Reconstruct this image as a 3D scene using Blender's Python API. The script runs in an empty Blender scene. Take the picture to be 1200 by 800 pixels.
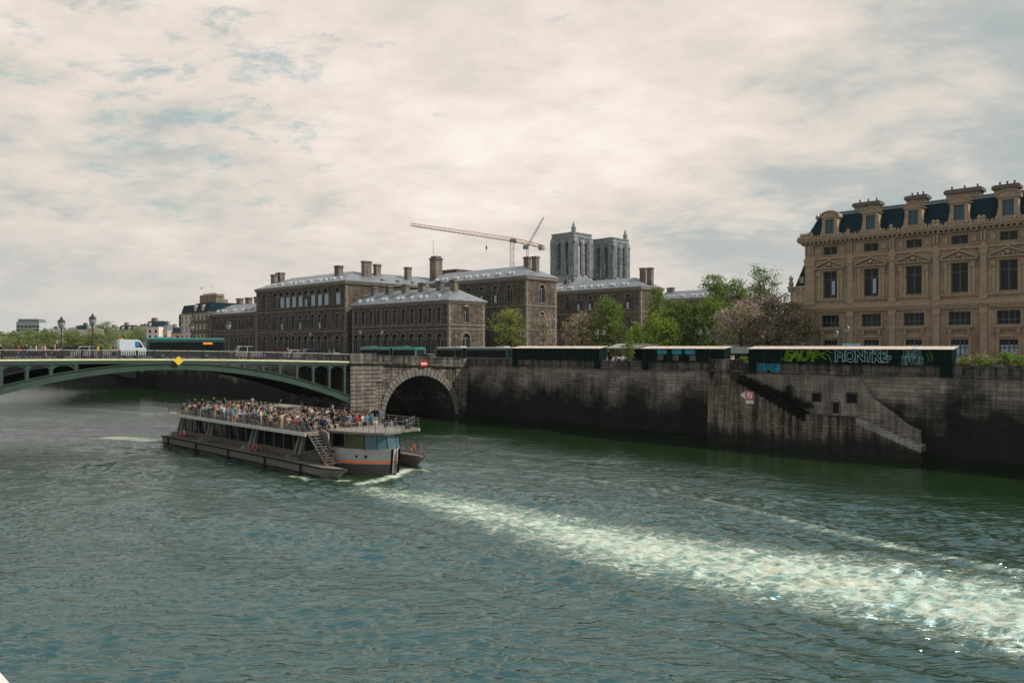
import bpy, bmesh, math, random
import numpy as np
from mathutils import Vector, Matrix
R = math.radians
sc = bpy.context.scene
COL = sc.collection
# ---------------------------------------------------------------- camera
F = 900.0; HZ = 405.0; H = 12.0            # focal length and horizon measured in a 1200 px wide picture, eye height
cam_d = bpy.data.cameras.new("camera"); cam = bpy.data.objects.new("camera", cam_d); COL.objects.link(cam)
cam.location = (0, 0, H); cam.rotation_euler = (R(90), 0, 0)
cam_d.sensor_width = 36; cam_d.lens = 36 * F / 1200; cam_d.shift_y = 5 / 1200
cam_d.clip_start = 0.2; cam_d.clip_end = 6000
sc.camera = cam
# ---------------------------------------------------------------- light and sky
SUN_AZ, SUN_EL = 92.0, 45.0                # degrees right of the view direction, above the horizon
sun_d = bpy.data.lights.new("sun", 'SUN'); sun = bpy.data.objects.new("sun", sun_d); COL.objects.link(sun)
sun_d.energy = 5.0; sun_d.angle = R(0.6); sun_d.color = (1.0, 0.91, 0.79)
sd = Vector((math.sin(R(SUN_AZ)) * math.cos(R(SUN_EL)), math.cos(R(SUN_AZ)) * math.cos(R(SUN_EL)), math.sin(R(SUN_EL))))
sun.rotation_euler = sd.to_track_quat('Z', 'Y').to_euler(); sun.location = (60, -20, 80)
sc.view_settings.view_transform = 'Standard'; sc.view_settings.look = 'None'
sc.view_settings.exposure = 0.22; sc.view_settings.gamma = 1.0
w = bpy.data.worlds.new("World"); sc.world = w; w.use_nodes = True
nt = w.node_tree; nt.nodes.clear()
def N(t, typ, **kw):
    n = t.nodes.new(typ)
    for k, v in kw.items():
        if k == 'ins':
            for a, b in v.items(): n.inputs[a].default_value = b
        else: setattr(n, k, v)
    return n
def math_(t, op, a, b=None, clamp=False):
    n = t.nodes.new('ShaderNodeMath'); n.operation = op; n.use_clamp = clamp
    for i, v in enumerate((a, b)):
        if v is None: continue
        if isinstance(v, (int, float)): n.inputs[i].default_value = v
        else: t.links.new(v, n.inputs[i])
    return n.outputs[0]
def ramp(t, fac, stops):
    n = t.nodes.new('ShaderNodeValToRGB'); t.links.new(fac, n.inputs[0])
    e = n.color_ramp.elements
    while len(e) < len(stops): e.new(0.5)
    for i, (p, c) in enumerate(stops):
        e[i].position = p; e[i].color = (c, c, c, 1) if isinstance(c, (int, float)) else (*c, 1)
    return n.outputs[0]
def mixc(t, fac, a, b, mode='MIX'):
    n = t.nodes.new('ShaderNodeMix'); n.data_type = 'RGBA'; n.blend_type = mode
    for i, v in ((0, fac), (6, a), (7, b)):
        if isinstance(v, (int, float)): n.inputs[i].default_value = v
        elif isinstance(v, tuple): n.inputs[i].default_value = (*v, 1)
        else: t.links.new(v, n.inputs[i])
    return n.outputs[2]
sky = N(nt, 'ShaderNodeTexSky', sky_type='NISHITA', sun_disc=False, sun_elevation=R(SUN_EL), sun_rotation=R(SUN_AZ))
sky.air_density = 1.2; sky.dust_density = 2.5
tc = N(nt, 'ShaderNodeTexCoord'); sep = N(nt, 'ShaderNodeSeparateXYZ'); nt.links.new(tc.outputs['Generated'], sep.inputs[0])
zz = math_(nt, 'MAXIMUM', sep.outputs[2], 0.0)
zd = math_(nt, 'ADD', zz, 0.24)
comb = N(nt, 'ShaderNodeCombineXYZ')
nt.links.new(math_(nt, 'DIVIDE', sep.outputs[0], zd), comb.inputs[0])
nt.links.new(math_(nt, 'DIVIDE', sep.outputs[1], zd), comb.inputs[1])
def cloudnoise(scale, detail, rough, dist, off, rot=0, sx=1, sy=1):
    mp = N(nt, 'ShaderNodeMapping'); nt.links.new(comb.outputs[0], mp.inputs[0])
    mp.inputs['Location'].default_value = off; mp.inputs['Rotation'].default_value = (0, 0, R(rot)); mp.inputs['Scale'].default_value = (sx, sy, 1)
    n = N(nt, 'ShaderNodeTexNoise', ins={'Scale': scale, 'Detail': detail, 'Roughness': rough, 'Distortion': dist})
    nt.links.new(mp.outputs[0], n.inputs['Vector']); return n.outputs[0]
big = cloudnoise(1.15, 5, 0.5, 0.3, (3.1, 7.4, 0))
mid = cloudnoise(2.9, 7, 0.58, 0.25, (1.7, 2.2, 0), 35, 1.0, 1.15)
fine = cloudnoise(10.0, 8, 0.62, 0.35, (9.0, 4.0, 0), 28, 1.0, 1.3)
val = math_(nt, 'ADD', math_(nt, 'MULTIPLY', mid, 0.42), math_(nt, 'ADD', math_(nt, 'MULTIPLY', fine, 0.22), math_(nt, 'MULTIPLY', big, 0.60)))
# brighter veil where the light comes through, greyer to the right and low on the left
nrm = N(nt, 'ShaderNodeVectorMath', operation='DOT_PRODUCT'); nt.links.new(tc.outputs['Generated'], nrm.inputs[0])
g = Vector((0.06, 1.0, 0.50)).normalized(); nrm.inputs[1].default_value = g
glow = math_(nt, 'POWER', math_(nt, 'MAXIMUM', nrm.outputs['Value'], 0.0), 9.0)
val = math_(nt, 'ADD', val, math_(nt, 'MULTIPLY', glow, 0.10))
nr2 = N(nt, 'ShaderNodeVectorMath', operation='DOT_PRODUCT'); nt.links.new(tc.outputs['Generated'], nr2.inputs[0])
nr2.inputs[1].default_value = Vector((0.62, 1.0, 0.17)).normalized()
grey = math_(nt, 'POWER', math_(nt, 'MAXIMUM', nr2.outputs['Value'], 0.0), 14.0)
val = math_(nt, 'SUBTRACT', val, math_(nt, 'MULTIPLY', grey, 0.20))
nr3 = N(nt, 'ShaderNodeVectorMath', operation='DOT_PRODUCT'); nt.links.new(tc.outputs['Generated'], nr3.inputs[0])
nr3.inputs[1].default_value = Vector((-0.60, 1.0, 0.03)).normalized()
grey2 = math_(nt, 'POWER', math_(nt, 'MAXIMUM', nr3.outputs['Value'], 0.0), 22.0)
val = math_(nt, 'SUBTRACT', val, math_(nt, 'MULTIPLY', grey2, 0.10))
K = 10.0                                   # background strength 0.1, so cloud radiance is written times ten
def k(c): return tuple(x * K for x in c)
cloud = ramp(nt, val, [(0.0, 0), (0.38, 0), (0.52, 0), (0.66, 0), (0.80, 0), (1, 0)])
cr = cloud.node.color_ramp
for e, (p, c) in zip(cr.elements, [(0.38, (.34, .40, .40)), (0.48, (.44, .455, .44)), (0.56, (.60, .56, .505)), (0.63, (.70, .62, .555)), (0.73, (.80, .72, .655)), (0.86, (.90, .83, .78))]):
    e.position = p; e.color = (*c, 1)
cl10 = N(nt, 'ShaderNodeVectorMath', operation='SCALE'); nt.links.new(cloud, cl10.inputs[0]); cl10.inputs['Scale'].default_value = K
nr4 = N(nt, 'ShaderNodeVectorMath', operation='DOT_PRODUCT'); nt.links.new(tc.outputs['Generated'], nr4.inputs[0])
nr4.inputs[1].default_value = Vector((-0.42, 1.0, 0.35)).normalized()
gap = math_(nt, 'MULTIPLY', math_(nt, 'POWER', math_(nt, 'MAXIMUM', nr4.outputs['Value'], 0.0), 70.0), 0.15)
hole = ramp(nt, math_(nt, 'ADD', gap, cloudnoise(6.5, 8, 0.70, 0.3, (5.2, 1.3, 0), 30, 1, 1.3)), [(0.62, 0.0), (0.80, 0.65)])
teal = mixc(nt, 1.0, sky.outputs[0], (.85, 1.25, 1.0), 'MULTIPLY')
skyc = mixc(nt, hole, cl10.outputs[0], teal)
over = ramp(nt, sep.outputs[2], [(.50, 0.0), (.80, 1.0)])      # thinner cloud overhead, more of the blue comes through
skyc = mixc(nt, math_(nt, 'MULTIPLY', over, .85), skyc, (3.4, 4.8, 5.3))
skyc = mixc(nt, ramp(nt, sep.outputs[2], [(.02, .8), (.16, 0.0)]), skyc, (5.7, 5.35, 5.0))   # hazy air low down
bg = N(nt, 'ShaderNodeBackground', ins={'Strength': 0.1}); nt.links.new(skyc, bg.inputs[0])
wo = N(nt, 'ShaderNodeOutputWorld'); nt.links.new(bg.outputs[0], wo.inputs[0])
# ---------------------------------------------------------------- frames of the place
_n = math.hypot(930, F); QX, QY = -930 / _n, F / _n     # direction of the quay, away to the left
PX_, PY_ = QY, -QX                                       # inland from the water
ANG = math.atan2(-QY, -QX)                               # local x = back along the quay to the right, local y = inland
def L(s, v, z=0.0): return Vector((-s * QX + v * PX_, -s * QY + v * PY_, z))
def s_px(x, v):                                          # where a sight line crosses the line v = const
    r = (x - 600) / F
    return -(PX_ * v - r * PY_ * v) / (-QX + r * QY)
def depth(s, v): return -s * QY + v * PY_
def z_px(x, y, v): return H + (HZ - y) * depth(s_px(x, v), v) / F
def wat(x, y):
    Y = H * F / (y - HZ); return ((x - 600) / F * Y, Y)
# ---------------------------------------------------------------- mesh helper
class MB:
    def __init__(s): s.v = []; s.f = []; s.m = []; s.T = None
    def vert(s, p):
        p = Vector(p)
        if s.T is not None: p = s.T @ p
        s.v.append(tuple(p)); return len(s.v) - 1
    def face(s, pts, m=0):
        s.f.append([s.vert(p) for p in pts]); s.m.append(m)
    def box(s, x0, x1, y0, y1, z0, z1, m=0):
        c = [(x0, y0, z0), (x1, y0, z0), (x1, y1, z0), (x0, y1, z0), (x0, y0, z1), (x1, y0, z1), (x1, y1, z1), (x0, y1, z1)]
        b = [s.vert(p) for p in c]
        for q in ((0, 3, 2, 1), (4, 5, 6, 7), (0, 1, 5, 4), (1, 2, 6, 5), (2, 3, 7, 6), (3, 0, 4, 7)):
            s.f.append([b[i] for i in q]); s.m.append(m)
    def prism(s, prof, axis, a0, a1, m=0):               # prof: 2-d outline, extruded along axis
        def P(q, a):
            if axis == 'x': return (a, q[0], q[1])
            if axis == 'y': return (q[0], a, q[1])
            return (q[0], q[1], a)
        A = [s.vert(P(q, a0)) for q in prof]; B = [s.vert(P(q, a1)) for q in prof]
        n = len(prof)
        s.f.append(A[::-1]); s.m.append(m); s.f.append(B); s.m.append(m)
        for i in range(n):
            j = (i + 1) % n; s.f.append([A[i], A[j], B[j], B[i]]); s.m.append(m)
    def tube(s, pts, r, n=6, m=0, cap=True):
        pts = [Vector(p) for p in pts]; rs = r if isinstance(r, (list, tuple)) else [r] * len(pts)
        rings = []
        for i, p in enumerate(pts):
            d = (pts[min(i + 1, len(pts) - 1)] - pts[max(i - 1, 0)])
            if d.length < 1e-9: d = Vector((0, 0, 1))
            d.normalize(); a = d.orthogonal().normalized() if abs(d.z) > .99 else Vector((0, 0, 1)).cross(d).normalized(); b = d.cross(a)
            rings.append([s.vert(p + (a * math.cos(2 * math.pi * k / n) + b * math.sin(2 * math.pi * k / n)) * rs[i]) for k in range(n)])
        for A, B in zip(rings, rings[1:]):
            for k in range(n):
                j = (k + 1) % n; s.f.append([A[k], A[j], B[j], B[k]]); s.m.append(m)
        if cap: s.f.append(rings[0][::-1]); s.m.append(m); s.f.append(rings[-1]); s.m.append(m)
    def lathe(s, c, prof, n=12, m=0):                    # prof [(r, z)]
        rings = [[s.vert((c[0] + r * math.cos(2 * math.pi * k / n), c[1] + r * math.sin(2 * math.pi * k / n), c[2] + z)) for k in range(n)] for r, z in prof]
        for A, B in zip(rings, rings[1:]):
            for k in range(n):
                j = (k + 1) % n; s.f.append([A[k], A[j], B[j], B[k]]); s.m.append(m)
        s.f.append(rings[0][::-1]); s.m.append(m); s.f.append(rings[-1]); s.m.append(m)
    def mesh(s, name, mats, smooth=False):
        me = bpy.data.meshes.new(name); me.from_pydata(s.v, [], s.f)
        for m in (mats if isinstance(mats, (list, tuple)) else [mats]): me.materials.append(m)
        me.polygons.foreach_set('material_index', s.m)
        if smooth: me.polygons.foreach_set('use_smooth', [True] * len(s.f))
        me.update(); return me
    def build(s, name, mats, parent=None, loc=None, smooth=False):
        return put(name, s.mesh(name, mats, smooth), parent, loc)
def put(name, me, parent=None, loc=None, rotz=0):
    o = bpy.data.objects.new(name, me); COL.objects.link(o)
    if parent is not None: o.parent = parent
    if loc is not None: o.location = loc
    if rotz: o.rotation_euler = (0, 0, rotz)
    return o
def tag(o, label=None, cat=None, group=None, kind=None):
    if label: o['label'] = label
    if cat: o['category'] = cat
    if group: o['group'] = group
    if kind: o['kind'] = kind
    return o
def thing(name, label, cat, loc=(0, 0, 0), rotz=0.0, group=None):
    o = bpy.data.objects.new(name, None); COL.objects.link(o); o.location = loc; o.rotation_euler = (0, 0, rotz)
    return tag(o, label, cat, group)
def kids(o): return [c for c in bpy.data.objects if c.parent is o]
def snap(o): return (o, [(c, [(d, []) for d in kids(c)]) for c in kids(o)])
def dup(tree, parent=None, loc=None, rotz=None, label=None, group=None):
    o, ch = tree; c = o.copy(); COL.objects.link(c); c.parent = parent
    if loc is not None: c.location = loc
    if rotz is not None: c.rotation_euler = (0, 0, rotz)
    if label: c['label'] = label
    if group: c['group'] = group
    for t in ch: dup(t, c)
    return c
# ---------------------------------------------------------------- materials
def base(name, rough=0.8, metal=0.0):
    m = bpy.data.materials.new(name); m.use_nodes = True; t = m.node_tree; b = t.nodes['Principled BSDF']
    b.inputs['Roughness'].default_value = rough; b.inputs['Metallic'].default_value = metal
    if rough > .5: b.inputs['Specular IOR Level'].default_value = .04
    return m, t, b
def plain(name, c, rough=0.7, metal=0.0, var=0.18, scale=1.5, bump=0.0):
    m, t, b = base(name, rough, metal)
    co = N(t, 'ShaderNodeTexCoord'); n = N(t, 'ShaderNodeTexNoise', ins={'Scale': scale, 'Detail': 6, 'Roughness': 0.65}); t.links.new(co.outputs['Object'], n.inputs['Vector'])
    lo = tuple(x * (1 - var) for x in c); hi = tuple(min(1, x * (1 + var)) for x in c)
    t.links.new(ramp(t, n.outputs[0], [(0.3, lo), (0.7, hi)]), b.inputs['Base Color'])
    if bump:
        bp = N(t, 'ShaderNodeBump', ins={'Strength': bump, 'Distance': 0.05}); t.links.new(n.outputs[0], bp.inputs['Height']); t.links.new(bp.outputs[0], b.inputs['Normal'])
    return m
def stone(name, c1, c2, mortar, bw=0.9, bh=0.4, msize=0.012, stain=None, rough=0.9, streak=0.35, bump=0.5):
    """blocks laid in courses on upright faces; stain=(z_low, z_high, colour): weathering with a ragged edge"""
    m, t, b = base(name, rough)
    co = N(t, 'ShaderNodeTexCoord'); sp = N(t, 'ShaderNodeSeparateXYZ'); t.links.new(co.outputs['Object'], sp.inputs[0])
    cb = N(t, 'ShaderNodeCombineXYZ'); t.links.new(math_(t, 'ADD', sp.outputs[0], sp.outputs[1]), cb.inputs[0]); t.links.new(sp.outputs[2], cb.inputs[1])
    br = N(t, 'ShaderNodeTexBrick', ins={'Scale': 1.0, 'Brick Width': bw, 'Row Height': bh, 'Mortar Size': msize, 'Mortar Smooth': 0.3, 'Bias': 0.0})
    br.inputs['Color1'].default_value = (*c1, 1); br.inputs['Color2'].default_value = (*c2, 1); br.inputs['Mortar'].default_value = (*mortar, 1)
    t.links.new(cb.outputs[0], br.inputs['Vector'])
    n1 = N(t, 'ShaderNodeTexNoise', ins={'Scale': 0.35, 'Detail': 8, 'Roughness': 0.7}); t.links.new(co.outputs['Object'], n1.inputs['Vector'])
    mp = N(t, 'ShaderNodeMapping'); mp.inputs['Scale'].default_value = (1.6, 1.6, 0.12); t.links.new(co.outputs['Object'], mp.inputs[0])
    n2 = N(t, 'ShaderNodeTexNoise', ins={'Scale': 1.0, 'Detail': 7, 'Roughness': 0.7}); t.links.new(mp.outputs[0], n2.inputs['Vector'])
    c = mixc(t, 1.0, br.outputs['Color'], ramp(t, n1.outputs[0], [(0.32, 0.55), (0.68, 1.15)]), 'MULTIPLY')
    c = mixc(t, 1.0, c, ramp(t, n2.outputs[0], [(0.40, 1 - streak), (0.60, 1.05)]), 'MULTIPLY')
    if stain:
        z0, z1, sc_ = stain
        nn = N(t, 'ShaderNodeTexNoise', ins={'Scale': 0.22, 'Detail': 7, 'Roughness': 0.62}); t.links.new(co.outputs['Object'], nn.inputs['Vector'])
        h = math_(t, 'ADD', math_(t, 'DIVIDE', math_(t, 'SUBTRACT', sp.outputs[2], z0), (z1 - z0)), math_(t, 'MULTIPLY', math_(t, 'SUBTRACT', math_(t, 'ADD', nn.outputs[0], math_(t, 'MULTIPLY', n2.outputs[0], 0.25)), 0.625), 1.9))
        f = ramp(t, h, [(0.20, 1.0), (0.45, .75), (0.90, 0.0)])
        c = mixc(t, math_(t, 'MULTIPLY', f, 0.93), c, sc_)
    t.links.new(c, b.inputs['Base Color'])
    bp = N(t, 'ShaderNodeBump', ins={'Strength': bump, 'Distance': 0.05})
    t.links.new(math_(t, 'ADD', math_(t, 'MULTIPLY', br.outputs['Fac'], -1.0), math_(t, 'MULTIPLY', n2.outputs[0], 0.8)), bp.inputs['Height']); t.links.new(bp.outputs[0], b.inputs['Normal'])
    return m
M = {}
M['hosp'] = stone('hospital_stone', (.155, .134, .112), (.092, .080, .069), (.050, .044, .039), 0.95, 0.42, 0.03, streak=.45)
M['hosp_trim'] = plain('hospital_trim', (.165, .145, .122), 0.85, var=.25, scale=.8, bump=.3)
M['rear_dark'] = plain('dark_brick', (.12, .10, .09), .9)  # dark brown brick tone for the roof hut and chimney caps
M['trib'] = stone('court_stone', (.315, .252, .182), (.265, .210, .152), (.18, .145, .105), 1.6, 0.55, 0.008, streak=0.16, bump=.25)
M['trib_trim'] = plain('court_trim', (.28, .222, .160), 0.85, var=.22, scale=2.2, bump=.4)
M['slate'] = plain('dark_slate', (.010, .026, .036), 0.6, var=.35, scale=3, bump=.3)
M['zinc'] = None
def zinc(name, c, rough):
    m, t, b = base(name, rough, 0.15)
    co = N(t, 'ShaderNodeTexCoord'); sp = N(t, 'ShaderNodeSeparateXYZ'); t.links.new(co.outputs['Object'], sp.inputs[0])
    n = N(t, 'ShaderNodeTexNoise', ins={'Scale': 0.5, 'Detail': 7, 'Roughness': 0.65}); t.links.new(co.outputs['Object'], n.inputs['Vector'])
    wv = N(t, 'ShaderNodeTexWave', wave_type='BANDS', bands_direction='X', ins={'Scale': 0.5, 'Distortion': 0.0}); t.links.new(co.outputs['Object'], wv.inputs['Vector'])
    seam = ramp(t, wv.outputs['Fac'], [(0.0, 0.72), (0.10, 1.0)])
    col = ramp(t, n.outputs[0], [(0.3, tuple(x * .7 for x in c)), (0.7, tuple(x * 1.25 for x in c))])
    t.links.new(mixc(t, 1.0, col, seam, 'MULTIPLY'), b.inputs['Base Color'])
    bp = N(t, 'ShaderNodeBump', ins={'Strength': .3, 'Distance': .05}); t.links.new(n.outputs[0], bp.inputs['Height']); t.links.new(bp.outputs[0], b.inputs['Normal'])
    return m
M['zinc'] = zinc('zinc_roof', (.145, .165, .19), 0.42)
M['chim'] = stone('chimney_stone', (.24, .21, .185), (.18, .16, .14), (.09, .08, .07), .6, .3, .01)
def glassy(name, c, rough=0.08):
    m, t, b = base(name, rough); b.inputs['Base Color'].default_value = (*c, 1); b.inputs['Specular IOR Level'].default_value = 0.14
    co = N(t, 'ShaderNodeTexCoord'); n = N(t, 'ShaderNodeTexNoise', ins={'Scale': 0.9, 'Detail': 3}); t.links.new(co.outputs['Object'], n.inputs['Vector'])
    bp = N(t, 'ShaderNodeBump', ins={'Strength': .12, 'Distance': .05}); t.links.new(n.outputs[0], bp.inputs['Height']); t.links.new(bp.outputs[0], b.inputs['Normal'])
    return m
M['pane'] = glassy('window_glass', (.012, .016, .02))
M['pane_teal'] = glassy('dormer_glass', (.03, .10, .13))
M['blind'] = plain('pale_blind', (.33, .42, .50), .6, var=.1)
M['pale_frame'] = plain('pale_window_frame', (.32, .33, .33), .6)
M['quay'] = stone('quay_stone', (.285, .25, .22), (.185, .162, .142), (.06, .053, .048), 1.5, 0.44, 0.022, stain=(2.6, 8.6, (.006, .0065, .007)), streak=.22)
M['quay_pale'] = stone('buttress_stone', (.25, .21, .17), (.17, .14, .115), (.075, .062, .05), 0.9, 0.40, 0.022, stain=(.6, 2.6, (.015, .016, .015)), streak=.85)
M['quay_top'] = stone('parapet_stone', (.20, .18, .165), (.10, .09, .082), (.04, .036, .033), 1.8, 0.7, 0.02, streak=.75)
M['quay_clean'] = stone('clean_quay_stone', (.27, .24, .212), (.20, .178, .156), (.12, .106, .095), 1.5, 0.40, 0.02, streak=.45)
M['stair'] = stone('stair_stone', (.34, .32, .30), (.27, .255, .24), (.13, .12, .115), 0.9, 0.3, 0.02, streak=.3)
M['moss'] = plain('dark_moss', (.009, .011, .008), .95, var=.6, scale=3, bump=.6)
M['bstone'] = stone('bridge_stone', (.24, .205, .18), (.115, .10, .09), (.03, .027, .025), 1.2, 0.48, 0.045, stain=(.6, 3.0, (.03, .03, .027)), streak=.6)
M['vouss'] = plain('voussoir_stone', (.14, .13, .12), .9, var=.35, scale=1.2, bump=.4)
M['bgreen'] = plain('bridge_green_paint', (.021, .046, .033), .5, var=.3, scale=.6)
M['bcream'] = plain('bridge_cream_trim', (.50, .52, .36), .6, var=.15)
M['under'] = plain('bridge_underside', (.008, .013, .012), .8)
M['handrail'] = plain('pale_handrail', (.36, .33, .31), .5)
M['iron'] = plain('dark_iron', (.018, .016, .018), .5)
M['rail_top'] = plain('worn_handrail', (.13, .12, .115), .4, metal=.3)
M['asphalt'] = plain('asphalt', (.055, .053, .050), .9, var=.3, scale=.8)
M['paving'] = plain('pavement', (.20, .185, .165), .9, var=.25, scale=.6)
M['green_box'] = plain('dark_green_box', (.003, .012, .010), .7, var=.35, scale=2)
M['box_roof'] = plain('tan_box_roof', (.42, .36, .32), .85, var=.25, scale=1.5)
M['hosp_far'] = stone('ashlar_pale', (.38, .33, .27), (.33, .28, .23), (.24, .2, .17), 1.2, .5, .01)
M['white'] = plain('white_paint', (.55, .54, .52), .45, var=.08)
M['offwhite'] = plain('boat_cream_paint', (.125, .112, .098), .4, var=.15, scale=.8)
M['boat_grey'] = plain('boat_grey_paint', (.05, .047, .044), .45, var=.2)
M['boat_deck'] = plain('boat_deck', (.15, .132, .115), .8, var=.2)
M['orange'] = plain('orange_paint', (.80, .16, .03), .45, var=.08)
M['black'] = plain('black_rubber', (.012, .012, .013), .6)
M['red'] = plain('red_paint', (.55, .03, .03), .4, var=.1)
M['yellow'] = plain('yellow_paint', (.62, .43, .02), .5, var=.1)
M['bark'] = plain('bark', (.06, .045, .035), .95, var=.4, scale=5, bump=.6)
# ================================================================ SETTING
mb = MB()
V0 = 88.0; GZ = 9.0
def sheet(name, pts, z, mat, label=None):
    b = MB(); b.face([(p[0], p[1], z) for p in pts]); o = b.build(name, mat); return tag(o, None, None, None, 'structure')
def Lp(s, v): p = L(s, v); return (p.x, p.y)
sheet('ground', [Lp(260, V0 + .9), Lp(260, 1500), Lp(-2000, 1500), Lp(-620, V0 + .9)], GZ - .15, M['paving'])
sheet('quay_road', [Lp(200, 92.0), Lp(200, 106.5), Lp(-400, 106.5), Lp(-400, 92.0)], GZ - .13, M['asphalt'])
b = MB()
for i in range(-60, 30):
    p = [Lp(i * 6, 99.2), Lp(i * 6 + 3, 99.2), Lp(i * 6 + 3, 99.35), Lp(i * 6, 99.35)]
    b.face([(q[0], q[1], GZ - .125) for q in p])
tag(b.build('road_marking', M['white']), None, None, None, 'structure')
b = MB(); b.T = Matrix.Rotation(ANG, 4, 'Z')
b.box(-400, 200, V0 + .9, 92.0, GZ - .8, GZ, 0); b.box(-400, 200, 106.5, 109.6, GZ - .8, GZ, 0)
o = b.build('pavement', M['paving']); tag(o, None, None, None, 'structure')
# far bank, where the river bends behind the bridge
fb = [(-900, 350), (-330, 432), (-150, 445), (-150, 1500), (-2500, 1500)]
b = MB(); b.prism([(x, y) for x, y in fb], 'z', -1, 8.0)
tag(b.build('far_bank', M['quay_top']), None, None, None, 'structure')
# ---------------------------------------------------------------- river
rng = np.random.default_rng(7)
def axis(parts):
    out = []
    for a, c, d in parts: out.append(np.arange(a, c, d))
    return np.concatenate(out)
xs = axis([(-900, -300, 12), (-300, -120, 2.0), (-120, -45, .5), (-45, 62, .135), (62, 140, .6), (140, 300, 8)])
ysl = [8.0]
while ysl[-1] < 620:
    ysl.append(ysl[-1] + max(.11, ysl[-1] * .0034 if ysl[-1] < 170 else (ysl[-1] - 170) * .05 + .58))
ys = np.array([-60, -20, 0] + ysl)
X, Y = np.meshgrid(xs, ys)
def seg_dist(X, Y, pts):
    """distance to a polyline on the water, signed side, and place along it (0..1)"""
    best = np.full(X.shape, 1e9); side = np.zeros(X.shape); along = np.zeros(X.shape)
    tot = sum(math.dist(a, b) for a, b in zip(pts, pts[1:])); acc = 0
    for a, b_ in zip(pts, pts[1:]):
        dx, dy = b_[0] - a[0], b_[1] - a[1]; l = math.hypot(dx, dy)
        t = np.clip(((X - a[0]) * dx + (Y - a[1]) * dy) / l ** 2, 0, 1)
        d = np.hypot(X - a[0] - t * dx, Y - a[1] - t * dy)
        u = d < best; best[u] = d[u]
        side[u] = np.sign((X - a[0]) * dy - (Y - a[1]) * dx)[u]; along[u] = ((acc + t * l) / tot)[u]; acc += l
    return best, side, along
wake_px = [(440, 573), (520, 588), (600, 606), (690, 628), (780, 648), (900, 668), (1040, 688), (1200, 718), (1500, 780)]
wake = [wat(*p) for p in wake_px]
d, side, al = seg_dist(X, Y, wake)
wid = 1.9 + 2.3 * np.clip(al * 1.5, 0, 1)
foam = np.exp(-(d / wid) ** 2) * np.clip(.42 + 1.1 * al, 0, 1)
rough_zone = np.exp(-(d / (wid * 2.6)) ** 2)
edge_px = [(520, 540), (640, 553), (760, 572), (880, 597), (1000, 628), (1100, 650), (1200, 672), (1500, 745)]
ed, es, ea = seg_dist(X, Y, [wat(*p) for p in edge_px])
foam += np.exp(-(ed / .55) ** 2) * (.14 + .20 * np.clip((ea - .45) * 4, 0, 1))
# broken water round the hulls
for pts, wd, a in ([[(462, 557), (448, 562), (425, 565)], .55, 1.0], [[(461, 556), (478, 549)], .6, 1.1], [[(405, 562), (360, 560), (345, 557)], .4, .75],
                   [[(186, 517), (160, 514), (120, 512)], 1.2, .85], [[(492, 549), (502, 551)], .35, .9]):
    dd, _, _ = seg_dist(X, Y, [wat(*p) for p in pts]); foam += a * np.exp(-(dd / wd) ** 2)
foam = np.clip(foam, 0, 1.2)
Z = np.zeros_like(X)
gx = np.gradient(xs)[None, :]; gy = np.gradient(ys)[:, None]; cell = np.maximum(gx, gy)
def fade(lam): return np.clip((lam / cell - 2.2) / 2.5, 0, 1)
for lam, a, nn in ((9, .020, 5), (5, .013, 7), (3, .0085, 8), (1.9, .0055, 10), (1.2, .0075, 13), (.75, .0085, 16), (.48, .0066, 18)):
    for i in range(nn):
        th = rng.normal(R(80), R(26)); l = lam * rng.uniform(.75, 1.3); ph = rng.uniform(0, 6.28)
        kx, ky = math.cos(th) * 2 * math.pi / l, math.sin(th) * 2 * math.pi / l
        warp = .35 * np.sin(X * .11 + ph) + .35 * np.sin(Y * .083 + ph * 2)
        am = a * 2.2 * np.clip(np.sin(X * kx * .11 + Y * .9 / l * .13 + ph * 3) * np.sin(X * .31 / l * .5 + ph * 7 - Y * ky * .06), 0, 1) ** 1.3
        w_ = 1 - 2 * np.abs(np.sin((X * kx + Y * ky + ph + warp * 2) / 2)) ** 1.25
        Z += am * w_ * fade(l) * 1.15
vv = X * PX_ + Y * PY_
calm = np.clip((88 - vv) / 26, .22, 1) * np.clip(1.45 - Y / 130, .22, 1)                            # sheltered water under the quay
patch = 0
for lx, ly, ph in ((37, 14, 1.), (23, 31, 2.2), (61, 19, .3), (17, 11, 4.), (90, 45, 5.)): patch = patch + np.sin(X * 2 * math.pi / lx + Y * 2 * math.pi / ly + ph)
Z *= calm * np.clip(1.0 + .28 * patch, .5, 2.0)
near = side > 0
Z += np.where(near, .055, .03) * np.sin(2 * math.pi * d / 2.3 + 1.2 * np.sin(al * 30)) * np.exp(-((d - 8) / 6) ** 2) * fade(2.3)
Z += .06 * np.exp(-(ed / .7) ** 2)
for i in range(26):                                               # churned water
    th = rng.uniform(0, 6.28); l = rng.uniform(.7, 2.4); ph = rng.uniform(0, 6.28)
    Z += rough_zone * .017 * np.sin((X * math.cos(th) + Y * math.sin(th)) * 2 * math.pi / l + ph + 1.3 * np.sin(X * .7 + ph) + np.sin(Y * .9)) * fade(l)
nx, ny = len(xs), len(ys)
co = np.stack([X, Y, Z], -1).reshape(-1, 3).astype(np.float32)
idx = np.arange(nx * ny).reshape(ny, nx)
quads = np.stack([idx[:-1, :-1], idx[:-1, 1:], idx[1:, 1:], idx[1:, :-1]], -1).reshape(-1, 4).astype(np.int32)
me = bpy.data.meshes.new('river'); me.vertices.add(len(co)); me.vertices.foreach_set('co', co.ravel())
me.loops.add(quads.size); me.loops.foreach_set('vertex_index', quads.ravel())
me.polygons.add(len(quads)); me.polygons.foreach_set('loop_start', np.arange(0, quads.size, 4, dtype=np.int32)); me.polygons.foreach_set('loop_total', np.full(len(quads), 4, np.int32))
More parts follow.
